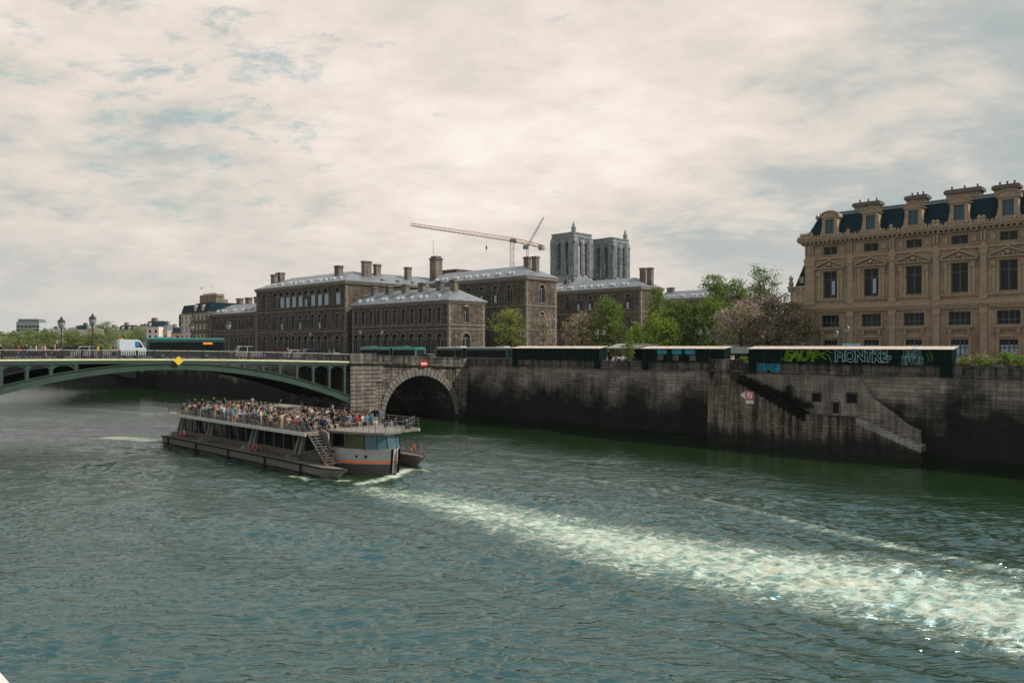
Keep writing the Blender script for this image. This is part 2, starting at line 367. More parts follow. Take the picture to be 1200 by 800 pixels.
me.polygons.foreach_set('use_smooth', np.ones(len(quads), bool)); me.update(calc_edges=True)
at = me.attributes.new('foam', 'FLOAT', 'POINT'); at.data.foreach_set('value', foam.ravel().astype(np.float32))
at = me.attributes.new('calm', 'FLOAT', 'POINT'); at.data.foreach_set('value', calm.ravel().astype(np.float32))
m, t, bs = base('river_water', .07); bs.inputs['IOR'].default_value = 2.45; bs.inputs['Specular Tint'].default_value = (.56, .92, 1.11, 1)
tcn = N(t, 'ShaderNodeTexCoord')
fa = N(t, 'ShaderNodeAttribute', attribute_name='foam'); ca = N(t, 'ShaderNodeAttribute', attribute_name='calm')
def wn(scale, det, rgh, stretch=(1, 1, 1), rot=0, dist=0):
    mp = N(t, 'ShaderNodeMapping'); mp.inputs['Rotation'].default_value = (0, 0, rot); mp.inputs['Scale'].default_value = stretch
    t.links.new(tcn.outputs['Object'], mp.inputs[0])
    n = N(t, 'ShaderNodeTexNoise', ins={'Scale': scale, 'Detail': det, 'Roughness': rgh, 'Distortion': dist}); t.links.new(mp.outputs[0], n.inputs['Vector']); return n.outputs[0]
rip = wn(2.4, 5, .55, (.38, 1.9, 1), R(5), .4)
rip2 = wn(.9, 4, .5, (.4, 1.8, 1), R(-8), .4)
fn = wn(2.6, 9, .66, (.42, 1.3, 1), ANG * .45, .9)
fn2 = wn(.42, 8, .68, (.42, 1.5, 1), ANG * .45, 1.6)
def ridge(o, p): return math_(t, 'POWER', math_(t, 'SUBTRACT', 1.0, math_(t, 'ABSOLUTE', math_(t, 'SUBTRACT', math_(t, 'MULTIPLY', o, 2.0), 1.0))), p)
r1 = ridge(wn(.75, 7, .6, (.5, 1.4, 1), ANG * .45, 2.2), 2.4); r2 = ridge(wn(2.2, 6, .62, (.6, 1.3, 1), ANG * .45, 1.8), 2.0)
thr = math_(t, 'ADD', math_(t, 'ADD', math_(t, 'MULTIPLY', fn, .60), math_(t, 'MULTIPLY', fn2, .55)), math_(t, 'ADD', math_(t, 'MULTIPLY', r1, .38), math_(t, 'MULTIPLY', r2, .26)))
fm = ramp(t, math_(t, 'ADD', math_(t, 'MULTIPLY', fa.outputs['Fac'], .44), math_(t, 'MULTIPLY', math_(t, 'SUBTRACT', thr, .975), 2.4)), [(.26, 0.0), (.48, .25), (.92, 1.0)])
fm = math_(t, 'MULTIPLY', fm, ramp(t, fa.outputs['Fac'], [(.03, 0.), (.25, 1.)]))
aer = mixc(t, math_(t, 'MULTIPLY', ramp(t, fa.outputs['Fac'], [(.05, 0.), (.8, 1.)]), .85), (.008, .022, .006), (.11, .175, .11))
t.links.new(mixc(t, fm, aer, (.44, .425, .32)), bs.inputs['Base Color'])
t.links.new(math_(t, 'ADD', math_(t, 'MULTIPLY', fm, .6), math_(t, 'ADD', .05, math_(t, 'MULTIPLY', fa.outputs['Fac'], .42))), bs.inputs['Roughness'])
bp = N(t, 'ShaderNodeBump', ins={'Distance': .07}); t.links.new(math_(t, 'MULTIPLY', ca.outputs['Fac'], .6), bp.inputs['Strength'])
t.links.new(math_(t, 'ADD', math_(t, 'ADD', rip, math_(t, 'MULTIPLY', ridge(rip2, 3.0), 1.3)), math_(t, 'MULTIPLY', math_(t, 'MULTIPLY', fn, fa.outputs['Fac']), 1.2)), bp.inputs['Height'])
t.links.new(bp.outputs[0], bs.inputs['Normal'])
me.materials.append(m); tag(put('river', me), None, None, None, 'structure')
del X, Y, Z, co, quads, d, side, al, foam
# ---------------------------------------------------------------- quay wall
Q = Matrix.Rotation(ANG, 4, 'Z')
quay = thing('quay_wall', 'long stained stone embankment wall along the right side of the river', 'quay wall', (0, 0, 0), ANG)
s_c = s_px(548, V0)                                     # where the bridge meets the wall
def wall_piece(s0, s1): 
    b = MB(); b.prism([(V0 - .5, -2), (V0, 8.75), (V0 + 1.2, 8.75), (V0 + 1.2, -2)], 'x', s0, s1); b.build('wall', M['quay'], quay)
wall_piece(s_c, 60); wall_piece(-420, s_c - 12)
b = MB()
b.box(s_c + .02, 60, V0 - .22, V0 + .92, 8.75, 8.95); b.box(s_c + .02, 60, V0 - .10, V0 + .5, 8.95, 9.72); b.box(s_c + .02, 60, V0 - .18, V0 + .58, 9.72, 9.9)
b.box(-420, s_c - 22, V0 - .22, V0 + .92, 8.75, 8.95); b.box(-420, s_c - 22, V0 - .10, V0 + .5, 8.95, 9.9)
b.build('parapet', M['quay_top'], quay)
b = MB()                                                # dark wet footing shelf at the water
b.box(s_c, 60, V0 - .9, V0 - .4, -2, .55); b.build('footing', M['moss'], quay)
sa, sb_ = s_px(830, V0 - 1.6), s_px(866, V0 - 1.6)      # broad pier
b = MB(); b.prism([(V0 - 2.0, -2), (V0 - 1.5, 8.8), (V0 + .3, 8.8), (V0 + .3, -2)], 'x', sa, sb_); b.build('buttress', M['quay_pale'], quay)
b = MB(); b.box(sa - .15, sb_ + .15, V0 - 1.75, V0 - .23, 8.8, 9.1); b.box(sa + .1, sb_ - .1, V0 - 1.55, V0 - .2, 9.1, 10.15); b.box(sa, sb_, V0 - 1.65, V0 - .19, 10.15, 10.32)
b.build('buttress_cap', M['quay_top'], quay)
VB = V0 - 1.7                                          # landing block with two flights
def bl(x, y): s = s_px(x, VB); return (s, H + (HZ - y) * depth(s, VB) / F)
p_tl = (sb_, 8.5); p_a = bl(944, 486); p_b = bl(1003, 490); p_c = bl(1080, 524)
s_tl, s_a, s_b, s_e = sb_, p_a[0], p_b[0], p_c[0]; zl = (p_a[1] + p_b[1]) / 2; ze = p_c[1]
b = MB(); b.prism([(s_tl, -2), (s_e, -2), (s_e, ze), (s_b, zl), (s_a, zl), (s_tl, 8.3)], 'y', VB, V0 - .02); b.build('landing_block', M['quay_pale'], quay)
b = MB()
n = 16
for i in range(n):
    a = s_b + (s_e - s_b) * i / n; c = s_b + (s_e - s_b) * (i + 1) / n
    zz_ = zl - (zl - ze) * i / n; b.box(a, c, VB - .02, V0 - .03, zz_ - .7, zz_ + .06)
b.build('stair_flight', M['stair'], quay)
def wl(x, y): s = s_px(x, V0 - .6); return (s, H + (HZ - y) * depth(s, V0 - .6) / F)
b = MB(); b.prism([(sb_ + .05, zl - .3), (s_a, zl - .3), (s_b, zl - .3), wl(1080, 527), wl(1079, 504), wl(1064, 497), wl(1050, 485), wl(1038, 477), wl(1024, 467), (wl(1008, 467)[0], 8.5), (sb_ + .05, 8.5)], 'y', V0 - .60, V0 - .45); b.build('stair_back_wall', M['quay_clean'], quay)
b = MB(); b.box(s_a, s_b, VB - .04, V0 - .03, zl, zl + .12); b.build('landing', M['quay_top'], quay)
b = MB(); n = 15
for i in range(n):
    a = s_tl + (s_a - s_tl) * i / n; c = s_tl + (s_a - s_tl) * (i + 1) / n
    zz_ = 8.3 - (8.3 - zl) * i / n; b.box(a, c, VB - .02, V0 - .03, zz_ - 1.0, zz_ + .08)
b.build('upper_flight', M['moss'], quay)
for x, y0, y1, wv_, nm in ((959.5, 460, 470, 1.0, 'opening'), (982, 471, 483.5, .65, 'opening'), (1000.5, 461, 471.5, 1.0, 'opening')):
    s = s_px(x, V0); dd = depth(s, V0)
    z0, z1 = H + (HZ - y1) * dd / F, H + (HZ - y0) * dd / F
    b = MB(); b.box(s - wv_ / 2, s + wv_ / 2, V0 - .64, V0 - .3, z0, z1, 0)
    b.box(s - wv_ / 2 - .16, s - wv_ / 2, V0 - .70, V0 - .3, z0 - .1, z1 + .2, 1); b.box(s + wv_ / 2, s + wv_ / 2 + .16, V0 - .70, V0 - .3, z0 - .1, z1 + .2, 1); b.box(s - wv_ / 2, s + wv_ / 2, V0 - .70, V0 - .3, z1, z1 + .2, 1)
    b.build(nm, [M['black'], M['quay_top']], quay)
# flagpost stub on wall: small river sign by the mossy steps
def flat_sign(name, label, s, v, z, wd, ht, cols, diamond=False):
    r = thing(name, label, 'sign', L(s, v, z), ANG)
    b = MB()
    if diamond: b.prism([(-wd / 2, 0), (0, -ht / 2), (wd / 2, 0), (0, ht / 2)], 'y', -.06, 0)
    else: b.box(-wd / 2, wd / 2, -.06, 0, -ht / 2, ht / 2)
    b.build('board', M[cols[0]], r); return r
s = s_px(879, VB); z = H + (HZ - 463) * depth(s, VB) / F
r = flat_sign('mooring_sign', 'small square white river sign with red border hanging on the stained quay steps', s, VB - .05, z, .95, .95, ['white'])
b = MB()
for x0, x1, z0, z1 in ((-.46, .46, .36, .46), (-.46, .46, -.46, -.36), (-.46, -.36, -.36, .36), (.36, .46, -.36, .36)): b.box(x0, x1, -.08, -.061, z0, z1)
b.prism([(-.3, -.34), (-.2, -.34), (.32, .3), (.22, .3)], 'y', -.085, -.062); b.build('border', M['red'], r)
b = MB(); b.box(-.5, .5, -.06, 0, -1.0, -.58); b.build('plate', M['white'], r)
b = MB(); b.prism([(-1.25, .0), (-.55, .5), (-.55, -.5)], 'y', -.05, 0); b.build('arrow_board', M['white'], r)
# ================================================================ NEAR BRIDGE
BA = R(38); BC = L(s_c, V0); bd = Vector((math.cos(BA), math.sin(BA), 0)); bn = Vector((-math.sin(BA), math.cos(BA), 0))
def t_px(x, y=0.0):
    o = BC + bn * y; r = (x - 600) / F; return (r * o.y - o.x) / (bd.x - r * bd.y)
def bpt(t_, y=0.0, z=0.0): p = BC + bd * t_ + bn * y; p.z = z; return p
def bz_px(x, yp, y=0.0): p = bpt(t_px(x, y), y); return H + (HZ - yp) * p.y / F
def dkz(t_): return 10.40 - .00040 * (t_ + 66) ** 2 if t_ > -66 else 10.40 - .0002 * (t_ + 66) ** 2
bridge = thing('arch_bridge', 'green metal arch bridge with a stone end arch crossing the river', 'bridge', BC, BA)
BW = 22.0; TS = t_px(412); TC = -47.9; HALF = 26.5
def archz(t_): return 8.92 - .00806 * (t_ - TC) ** 2
ts = [TS - (TS + 112) * 0 + (-112 - TS) * i / 60 for i in range(61)]
def ribbon(b, ts_, zt, zb, y0, y1, m=0):                # curved bar along the bridge
    for a, c in zip(ts_, ts_[1:]):
        v = [(a, y0, zb(a)), (c, y0, zb(c)), (c, y1, zb(c)), (a, y1, zb(a)), (a, y0, zt(a)), (c, y0, zt(c)), (c, y1, zt(c)), (a, y1, zt(a))]
        i = [b.vert(p) for p in v]
        for q in ((0, 3, 2, 1), (4, 5, 6, 7), (0, 1, 5, 4), (2, 3, 7, 6)): b.f.append([i[j] for j in q]); b.m.append(m)
    
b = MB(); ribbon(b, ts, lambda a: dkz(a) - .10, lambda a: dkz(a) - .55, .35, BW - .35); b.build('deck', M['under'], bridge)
b = MB(); ribbon(b, ts + [], lambda a: dkz(a) - .06, lambda a: dkz(a) - .098, 3.2, BW - 3.2)
b.build('roadway', M['asphalt'], bridge)
tall_ = ts[::-1] + [TS * (1 - i / 12) for i in range(1, 13)]
b = MB(); ribbon(b, tall_, lambda a: dkz(a) + .07, lambda a: dkz(a) - .094, .3, 3.15); b.build('footway', M['paving'], bridge); b = MB(); ribbon(b, tall_, lambda a: dkz(a) + .07, lambda a: dkz(a) - .094, BW - 3.15, BW - .3); b.build('footway', M['paving'], bridge)
for y0, y1 in ((-.12, .35), (BW - .35, BW + .12)):
    b = MB(); ribbon(b, ts, lambda a: dkz(a) + .02, lambda a: dkz(a) - .20, y0, y1); b.build('cornice', M['bcream'], bridge)
    yy0, yy1 = (y0 + .1, y1) if y0 < 1 else (y0, y1 - .1)
    b = MB(); ribbon(b, ts, lambda a: dkz(a) - .202, lambda a: dkz(a) - .62, yy0, yy1); b.build('fascia', M['bgreen'], bridge)
hs = [TC - HALF + 2 * HALF * i / 48 for i in range(49)]
for j, y in enumerate((0.02, 4.4, 8.8, 13.2, 17.6, BW - .42)):
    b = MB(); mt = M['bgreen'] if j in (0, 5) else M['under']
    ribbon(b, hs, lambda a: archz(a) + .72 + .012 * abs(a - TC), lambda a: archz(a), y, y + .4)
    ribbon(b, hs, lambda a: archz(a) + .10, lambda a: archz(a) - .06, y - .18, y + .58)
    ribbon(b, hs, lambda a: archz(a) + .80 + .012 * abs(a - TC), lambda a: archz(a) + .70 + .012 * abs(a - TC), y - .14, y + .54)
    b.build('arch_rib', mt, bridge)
b = MB()                                                # cross bracing seen under the arch
for i in range(1, 40):
    a = TC - HALF + 2 * HALF * i / 40; b.box(a - .09, a + .09, .3, BW - .3, archz(a) + .15, archz(a) + .45)
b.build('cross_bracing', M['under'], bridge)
pt = [t_px(x) for x in (404, 386, 367, 348, 328, 308, 286, 262)]
step = (pt[0] - pt[5]) / 5; pl = [TC - (a - TC) for a in pt[:7]]
posts = sorted(pt + pl)
for a in posts:
    zt, zb = dkz(a) - .6, archz(a) + .72
    if zt - zb < .12: continue
    b = MB(); b.box(a - .20, a + .20, .0, .42, zb, zt)
    if zt - zb > .9: b.box(a - .32, a + .32, -.06, .48, zt - .55, zt - .38); b.box(a - .28, a + .28, -.05, .47, zt - .12, zt)
    b.box(a - .13, a + .13, -.05, .0, zb, zt)
    b.build('spandrel_post', M['bgreen'], bridge)
b = MB()                                                # little arches between the posts
for a, c in zip(posts, posts[1:]):
    if c - a > 5: continue
    zt = dkz((a + c) / 2) - .6
    if zt - max(archz(a), archz(c)) - .72 < .35: continue
    hh = min(.75, zt - max(archz(a), archz(c)) - .85); n = 10
    for i in range(n):
        x0 = a + .2 + (c - a - .4) * i / n; x1 = a + .2 + (c - a - .4) * (i + 1) / n
        def dr(x): q = (x - (a + c) / 2) / ((c - a - .4) / 2); return .2 + (hh - .2) * (1 - math.sqrt(max(0, 1 - q * q)))
        b.face([(x0, .1, zt), (x0, .1, zt - dr(x0)), (x1, .1, zt - dr(x1)), (x1, .1, zt)]); b.face([(x0, .1, zt - dr(x0)), (x0, .3, zt - dr(x0)), (x1, .3, zt - dr(x1)), (x1, .1, zt - dr(x1))])
b.build('spandrel_arches', M['bgreen'], bridge)
# stone end with its own arch
M['rust'] = stone('rusticated_blocks', (.27, .245, .22), (.19, .17, .152), (.05, .045, .04), 1.3, .62, .03, stain=(.3, 2.4, (.03, .03, .027)), streak=.35)
a0, a1 = t_px(450), t_px(533); ac = (a0 + a1) / 2; ar = (a1 - a0) / 2; az = .55
def top(t_): return dkz(t_) - .1
n = 28
arc = [(ac - ar * math.cos(math.pi * i / n), az + ar * math.sin(math.pi * i / n)) for i in range(n + 1)]
b = MB()
for yf, fl in ((0.0, False), (BW, True)):
    b.face([(TS, yf, -2), (a0, yf, -2), (a0, yf, az), (a0, yf, top(a0)), (TS, yf, top(TS))])
    for p, q in zip(arc, arc[1:]): b.face([(p[0], yf, p[1]), (q[0], yf, q[1]), (q[0], yf, top(q[0])), (p[0], yf, top(p[0]))])
    b.face([(a1, yf, -2), (.6, yf, -2), (.6, yf, top(0)), (a1, yf, top(a1))])
for p, q in zip([(a0, -2)] + arc + [(a1, -2)], arc + [(a1, -2)]): b.face([(p[0], 0, p[1]), (p[0], BW, p[1]), (q[0], BW, q[1]), (q[0], 0, q[1])])
b.face([(TS, 0, -2), (TS, 0, top(TS)), (TS, BW, top(TS)), (TS, BW, -2)]); b.face([(TS, 0, top(TS)), (.6, 0, top(0)), (.6, BW, top(0)), (TS, BW, top(TS))])
b.build('stone_abutment', M['bstone'], bridge)
b = MB(); N_ = 31
for i in range(N_):
    g0, g1 = math.pi * (i + .07) / N_, math.pi * (i + .93) / N_; ro = ar + .55 + .75 * math.sin((g0 + g1) / 2) + (.1 if i % 2 else 0)
    pr = [(ac - ar * math.cos(g0), az + ar * math.sin(g0)), (ac - ar * math.cos(g1), az + ar * math.sin(g1)), (ac - ro * math.cos(g1), az + ro * math.sin(g1)), (ac - ro * math.cos(g0), az + ro * math.sin(g0))]
    b.prism(pr, 'y', -.16, .05)
b.build('voussoirs', M['vouss'], bridge)
b = MB()                                                # rusticated courses either side of the arch, rounded cutwater, cornice, parapet
for i in range(13):
    z0 = .9 + i * .62
    b.box(TS - .25, a0 - (1.5 if z0 < 6.3 else .2), -.16, .05, z0, z0 + .50)
b.build('rustication', M['rust'], bridge)
b = MB()
for i in range(13): z0 = .9 + i * .62; b.box(a1 + (1.5 if z0 < 6.3 else .2), .5, -.12, .05, z0, z0 + .50)
b.build('rustication', M['rust'], bridge)
b = MB(); b.prism([(TS - .5, 0.05), (TS + .4, -1.0), (TS + 2.6, -1.3), (a0 - .9, -.9), (a0 - .3, .05)], 'z', -2, 2.0); b.build('cutwater', M['bstone'], bridge)
b = MB()
tl = [TS * (1 - i / 12) for i in range(13)]; tl[0] = TS - .3
for y0, y1 in ((-.34, .5), (BW - .5, BW + .34)):
    b = MB(); ribbon(b, tl, lambda a: dkz(a) + .05, lambda a: dkz(a) - .28, y0, y1); b.box(TS - .32, TS - .29, y0, y1, dkz(TS) - .28, dkz(TS) + .05)
    b.build('stone_cornice', M['quay_top'], bridge)
for y0, y1 in ((-.06, .3), (BW - .3, BW + .06)):
    b = MB(); ribbon(b, tl, lambda a: dkz(a) + 1.0, lambda a: dkz(a) + .052, y0, y1); ribbon(b, tl, lambda a: dkz(a) + 1.14, lambda a: dkz(a) + 1.0, y0 - .08, y1 + .08)
    for c0, c1 in ((TS - .35, TS + 4.2), (-1.0, .7), (-11.5, -9.5)):
        zc = dkz(c0); b.box(c0, c1, y0 - .12, y1 + .12, dkz(c1) + .05, zc + 1.2)
    b.build('stone_parapet', M['quay_top'], bridge)
b = MB(); b.box(-130, TC - HALF + .2, 0, BW, -2, 9.4); b.build('far_pier', M['bstone'], bridge)
b = MB(); b.prism([(TS - 2.5, -2), (TS + .05, -2), (TS + .05, 5.2), (TS - .5, 4.2)], 'y', .3, BW - .3); b.build('skewback', M['bstone'], bridge)
# iron railing
rl = thing('bridge_railing', 'dark iron railing with pale handrail along the near edge of the green bridge', 'railing', BC, BA)
b = MB(); ribbon(b, ts, lambda a: dkz(a) + 1.14, lambda a: dkz(a) + 1.06, -.04, .14); b.build('handrail', M['handrail'], rl)
b = MB(); ribbon(b, ts, lambda a: dkz(a) + .98, lambda a: dkz(a) + .93, .02, .08); ribbon(b, ts, lambda a: dkz(a) + .16, lambda a: dkz(a) + .10, .02, .08)
t_ = TS - .2; i = 0
while t_ > -112:
    z = dkz(t_); b.box(t_ - .045, t_ + .045, .02, .08, z + .02, z + .95)
    if i % 2 == 0: b.tube([(t_ - .13, .05, z + .32), (t_ + .13, .05, z + .75)], .022, 4); b.tube([(t_ + .13, .05, z + .32), (t_ - .13, .05, z + .75)], .022, 4)
    t_ -= .2; i += 1
b.build('balusters', M['iron'], rl)
pb = MB(); pb.box(-.10, .10, -.06, .16, .02, 1.1); pb.box(-.14, .14, -.09, .19, .02, .2); pb.box(-.13, .13, -.08, .18, .9, 1.02); pm = pb.mesh('post', M['iron'])
t_ = TS - 1.2
while t_ > -80: put('post', pm, rl, (t_, 0, dkz(t_))); t_ -= 2.05
r2 = thing('bridge_railing', 'dark iron railing along the far edge of the green bridge behind the traffic', 'railing', bpt(0, BW), BA)
b = MB(); ribbon(b, ts, lambda a: dkz(a) + 1.14, lambda a: dkz(a) + 1.06, -.2, -.05); t_ = TS - .2
while t_ > -112: b.box(t_ - .03, t_ + .03, -.15, -.1, dkz(t_), dkz(t_) + 1.06); t_ -= .45
b.build('ironwork', M['iron'], r2)
# signs on the bridge
z = bz_px(208.5, 422.5); r = thing('diamond_sign', 'yellow diamond navigation sign at the middle of the green arch', 'sign', bpt(t_px(208.5), -.30, z), BA)
b = MB(); b.prism([(-.62, 0), (0, -.62), (.62, 0), (0, .62)], 'y', -.05, 0); b.build('board', M['yellow'], r); b = MB(); b.box(-.04, .04, .0, .3, -.3, .5); b.build('bracket', M['iron'], r)
z = bz_px(495, 426); r = thing('no_entry_sign', 'red and white striped river sign above the stone arch of the bridge', 'sign', bpt(t_px(495), -.42, z), BA)
b = MB(); b.box(-.6, .6, -.05, 0, -.42, .42); b.build('board', M['red'], r); b = MB(); b.box(-.58, .58, -.07, -.051, -.12, .12); b.build('stripe', M['white'], r); b = MB(); b.box(-.05, .05, 0, .4, -.4, .42); b.build('bracket', M['iron'], r)
# second bridge seen through the arch
fbz = thing('far_bridge', 'dark low arch bridge seen through the near arch far up the river', 'bridge', L(s_px(182, V0), V0, 0), ANG - R(90))
b = MB(); b.box(-2, 4.5, -20, 1, -2, 9.0); b.build('abutment', M['quay'], fbz)
b = MB(); hs2 = [4.5 + 80 * i / 40 for i in range(41)]
def az2(a): q = (a - 44.5) / 40; return 7.9 - 5.6 * q * q
ribbon(b, hs2, lambda a: 10.2, az2, -18, 0); b.build('arch_span', M['under'], fbz)
# ================================================================ BUILDINGS
def facade(b, x0, x1, z0, z1, rows, dep=.35, m=0):
    """upright wall in the plane y=0 facing -y with real openings; rows: (centres, width, zb, zt, arched)"""
    z = z0
    for xs_, wd, zb, zt, ar_ in rows:
        if zb > z: b.face([(x0, 0, z), (x1, 0, z), (x1, 0, zb), (x0, 0, zb)], m)
        cx = x0
        for c in sorted(xs_):
            l, r_ = c - wd / 2, c + wd / 2
            b.face([(cx, 0, zb), (l, 0, zb), (l, 0, zt), (cx, 0, zt)], m); cx = r_
            if ar_:
                rad = wd / 2; zc = zt - rad; n = 8
                out = [(l, zb)] + [(c - rad * math.cos(math.pi * i / n), zc + rad * math.sin(math.pi * i / n)) for i in range(n + 1)] + [(r_, zb)]
                for p, q in zip(out[1:-1], out[2:-1]): b.face([(p[0], 0, p[1]), (q[0], 0, q[1]), (q[0], 0, zt), (p[0], 0, zt)], m)
            else: out = [(l, zb), (l, zt), (r_, zt), (r_, zb)]
            for p, q in zip(out, out[1:] + out[:1]): b.face([(p[0], 0, p[1]), (q[0], 0, q[1]), (q[0], dep, q[1]), (p[0], dep, p[1])], m)
        b.face([(cx, 0, zb), (x1, 0, zb), (x1, 0, zt), (cx, 0, zt)], m)
        z = zt
    if z1 > z: b.face([(x0, 0, z), (x1, 0, z), (x1, 0, z1), (x0, 0, z1)], m)
_wm = {}
def win_mesh(wd, h, arch, kind):
    key = (round(wd, 2), round(h, 2), arch, kind)
    if key in _wm: return _wm[key]
    b = MB(); rad = wd / 2; hr = h - rad if arch else h; fr = .07
    if arch:
        out = [(-rad, 0)] + [(-rad * math.cos(math.pi * i / 8), hr + rad * math.sin(math.pi * i / 8)) for i in range(9)] + [(rad, 0)]
        b.face([(p[0], 0, p[1]) for p in out], 0)
    else: b.face([(-rad, 0, 0), (rad, 0, 0), (rad, 0, h), (-rad, 0, h)], 0)
    b.box(-rad, -rad + fr, -.06, -.005, 0, hr, 1); b.box(rad - fr, rad, -.06, -.005, 0, hr, 1); b.box(-rad + fr, rad - fr, -.06, -.005, 0, fr, 1)
    b.box(-fr / 2, fr / 2, -.06, -.005, fr, hr, 1)
    if arch or h > 2.2: b.box(-rad + fr, rad - fr, -.065, -.004, hr - (0 if arch else h * .26), hr - (0 if arch else h * .26) + fr, 1)
    else: b.box(-rad + fr, rad - fr, -.06, -.005, h - fr, h, 1)
    if kind == 'blind': b.face([(-rad + fr, -.03, fr), (rad - fr, -.03, fr), (rad - fr, -.03, h * .66), (-rad + fr, -.03, h * .66)], 2)
    if kind == 'low': b.face([(-rad + fr, -.03, fr), (0, -.03, fr), (0, -.03, h * .45), (-rad + fr, -.03, h * .45)], 2)
    me = b.mesh('window', [M['pane_teal'] if kind == 'teal' else M['pane'], M['frame_dark'] if kind in ('dark', 'teal') else M['pale_frame'], M['blind']]); _wm[key] = me; return me
M['hatch'] = plain('pale_zinc_hatches', (.34, .36, .38), .5)
M['frame_dark'] = plain('dark_window_frame', (.055, .065, .065), .5)
def windows(parent, rows, dep, y=0.0, rot=0.0, origin=(0, 0), kinds=None):
    for ri, (xs_, wd, zb, zt, ar_) in enumerate(rows):
        for i, c in enumerate(xs_):
            kd = 'plain'
            if kinds and kinds[ri]: kd = kinds[ri][i % len(kinds[ri])]
            ca_, sa_ = math.cos(rot), math.sin(rot); lx, ly = c, dep - .01
            put('window', win_mesh(wd, zt - zb, ar_, kd), parent, (origin[0] + lx * ca_ - ly * sa_, origin[1] + lx * sa_ + ly * ca_, zb), rot)
def arch_hoods(b, xs_, wd, zt, th=.22, pr=.07, down=.6):
    """raised stone band over round headed openings"""
    for c in xs_:
        rad = wd / 2 + .03; zc = zt - wd / 2; n = 8
        for i in range(n):
            g0, g1 = math.pi * i / n, math.pi * (i + 1) / n; ro = rad + th
            b.prism([(c - rad * math.cos(g0), zc + rad * math.sin(g0)), (c - rad * math.cos(g1), zc + rad * math.sin(g1)), (c - ro * math.cos(g1), zc + ro * math.sin(g1)), (c - ro * math.cos(g0), zc + ro * math.sin(g0))], 'y', -pr, .0)
        for sg in (-1, 1): b.box(*sorted((c + sg * rad, c + sg * (rad + th))), -pr, 0, zc - down, zc)
def hip(b, x0, x1, y0, y1, ze, zr, ov=.5, hx0=True, hx1=True):
    x0 -= ov; x1 += ov; y0 -= ov; y1 += ov; ym = (y0 + y1) / 2; dy = (y1 - y0) / 2
    a0 = x0 + (dy if hx0 else 0); a1 = x1 - (dy if hx1 else 0)
    b.face([(x0, y0, ze), (x1, y0, ze), (a1, ym, zr), (a0, ym, zr)]); b.face([(x1, y1, ze), (x0, y1, ze), (a0, ym, zr), (a1, ym, zr)])
    b.face([(x0, y1, ze), (x0, y0, ze), (a0, ym, zr)]); b.face([(x1, y0, ze), (x1, y1, ze), (a1, ym, zr)])
    b.box(x0, x1, y0, y1, ze - .22, ze - .002)
def roof_hatches(par, x0, x1, y0, y1, ze, zr, n, ov=.5):
    ym = (y0 + y1) / 2; run = ym - (y0 - ov); sl = (zr - ze) / run
    for i in range(n):
        x = x0 + (x1 - x0) * (i + .5 + .3 * math.sin(i * 2.7)) / n; yy = y0 - ov + run * .20; z = ze + sl * run * .20
        b = MB(); b.prism([(yy, z + .02), (yy, z + .45), (yy + .75, z + .55 + sl * .6), (yy + .75, z + .1)], 'x', x - .42, x + .42); b.build('roof_hatch', M['hatch'], par)
def chimney(parent, x, y, z0, z1, wx=1.6, wy=1.2):
    b = MB(); b.box(x - wx / 2, x + wx / 2, y - wy / 2, y + wy / 2, z0, z1 - .45); b.box(x - wx / 2 - .18, x + wx / 2 + .18, y - wy / 2 - .18, y + wy / 2 + .18, z1 - .45, z1 - .18); b.box(x - wx / 2 - .05, x + wx / 2 + .05, y - wy / 2 - .05, y + wy / 2 + .05, z1 - .18, z1)
    b.build('chimney', M['chim'], parent)
def s_list(xs_, v, s0): return [s_px(x, v) - s0 for x in xs_]
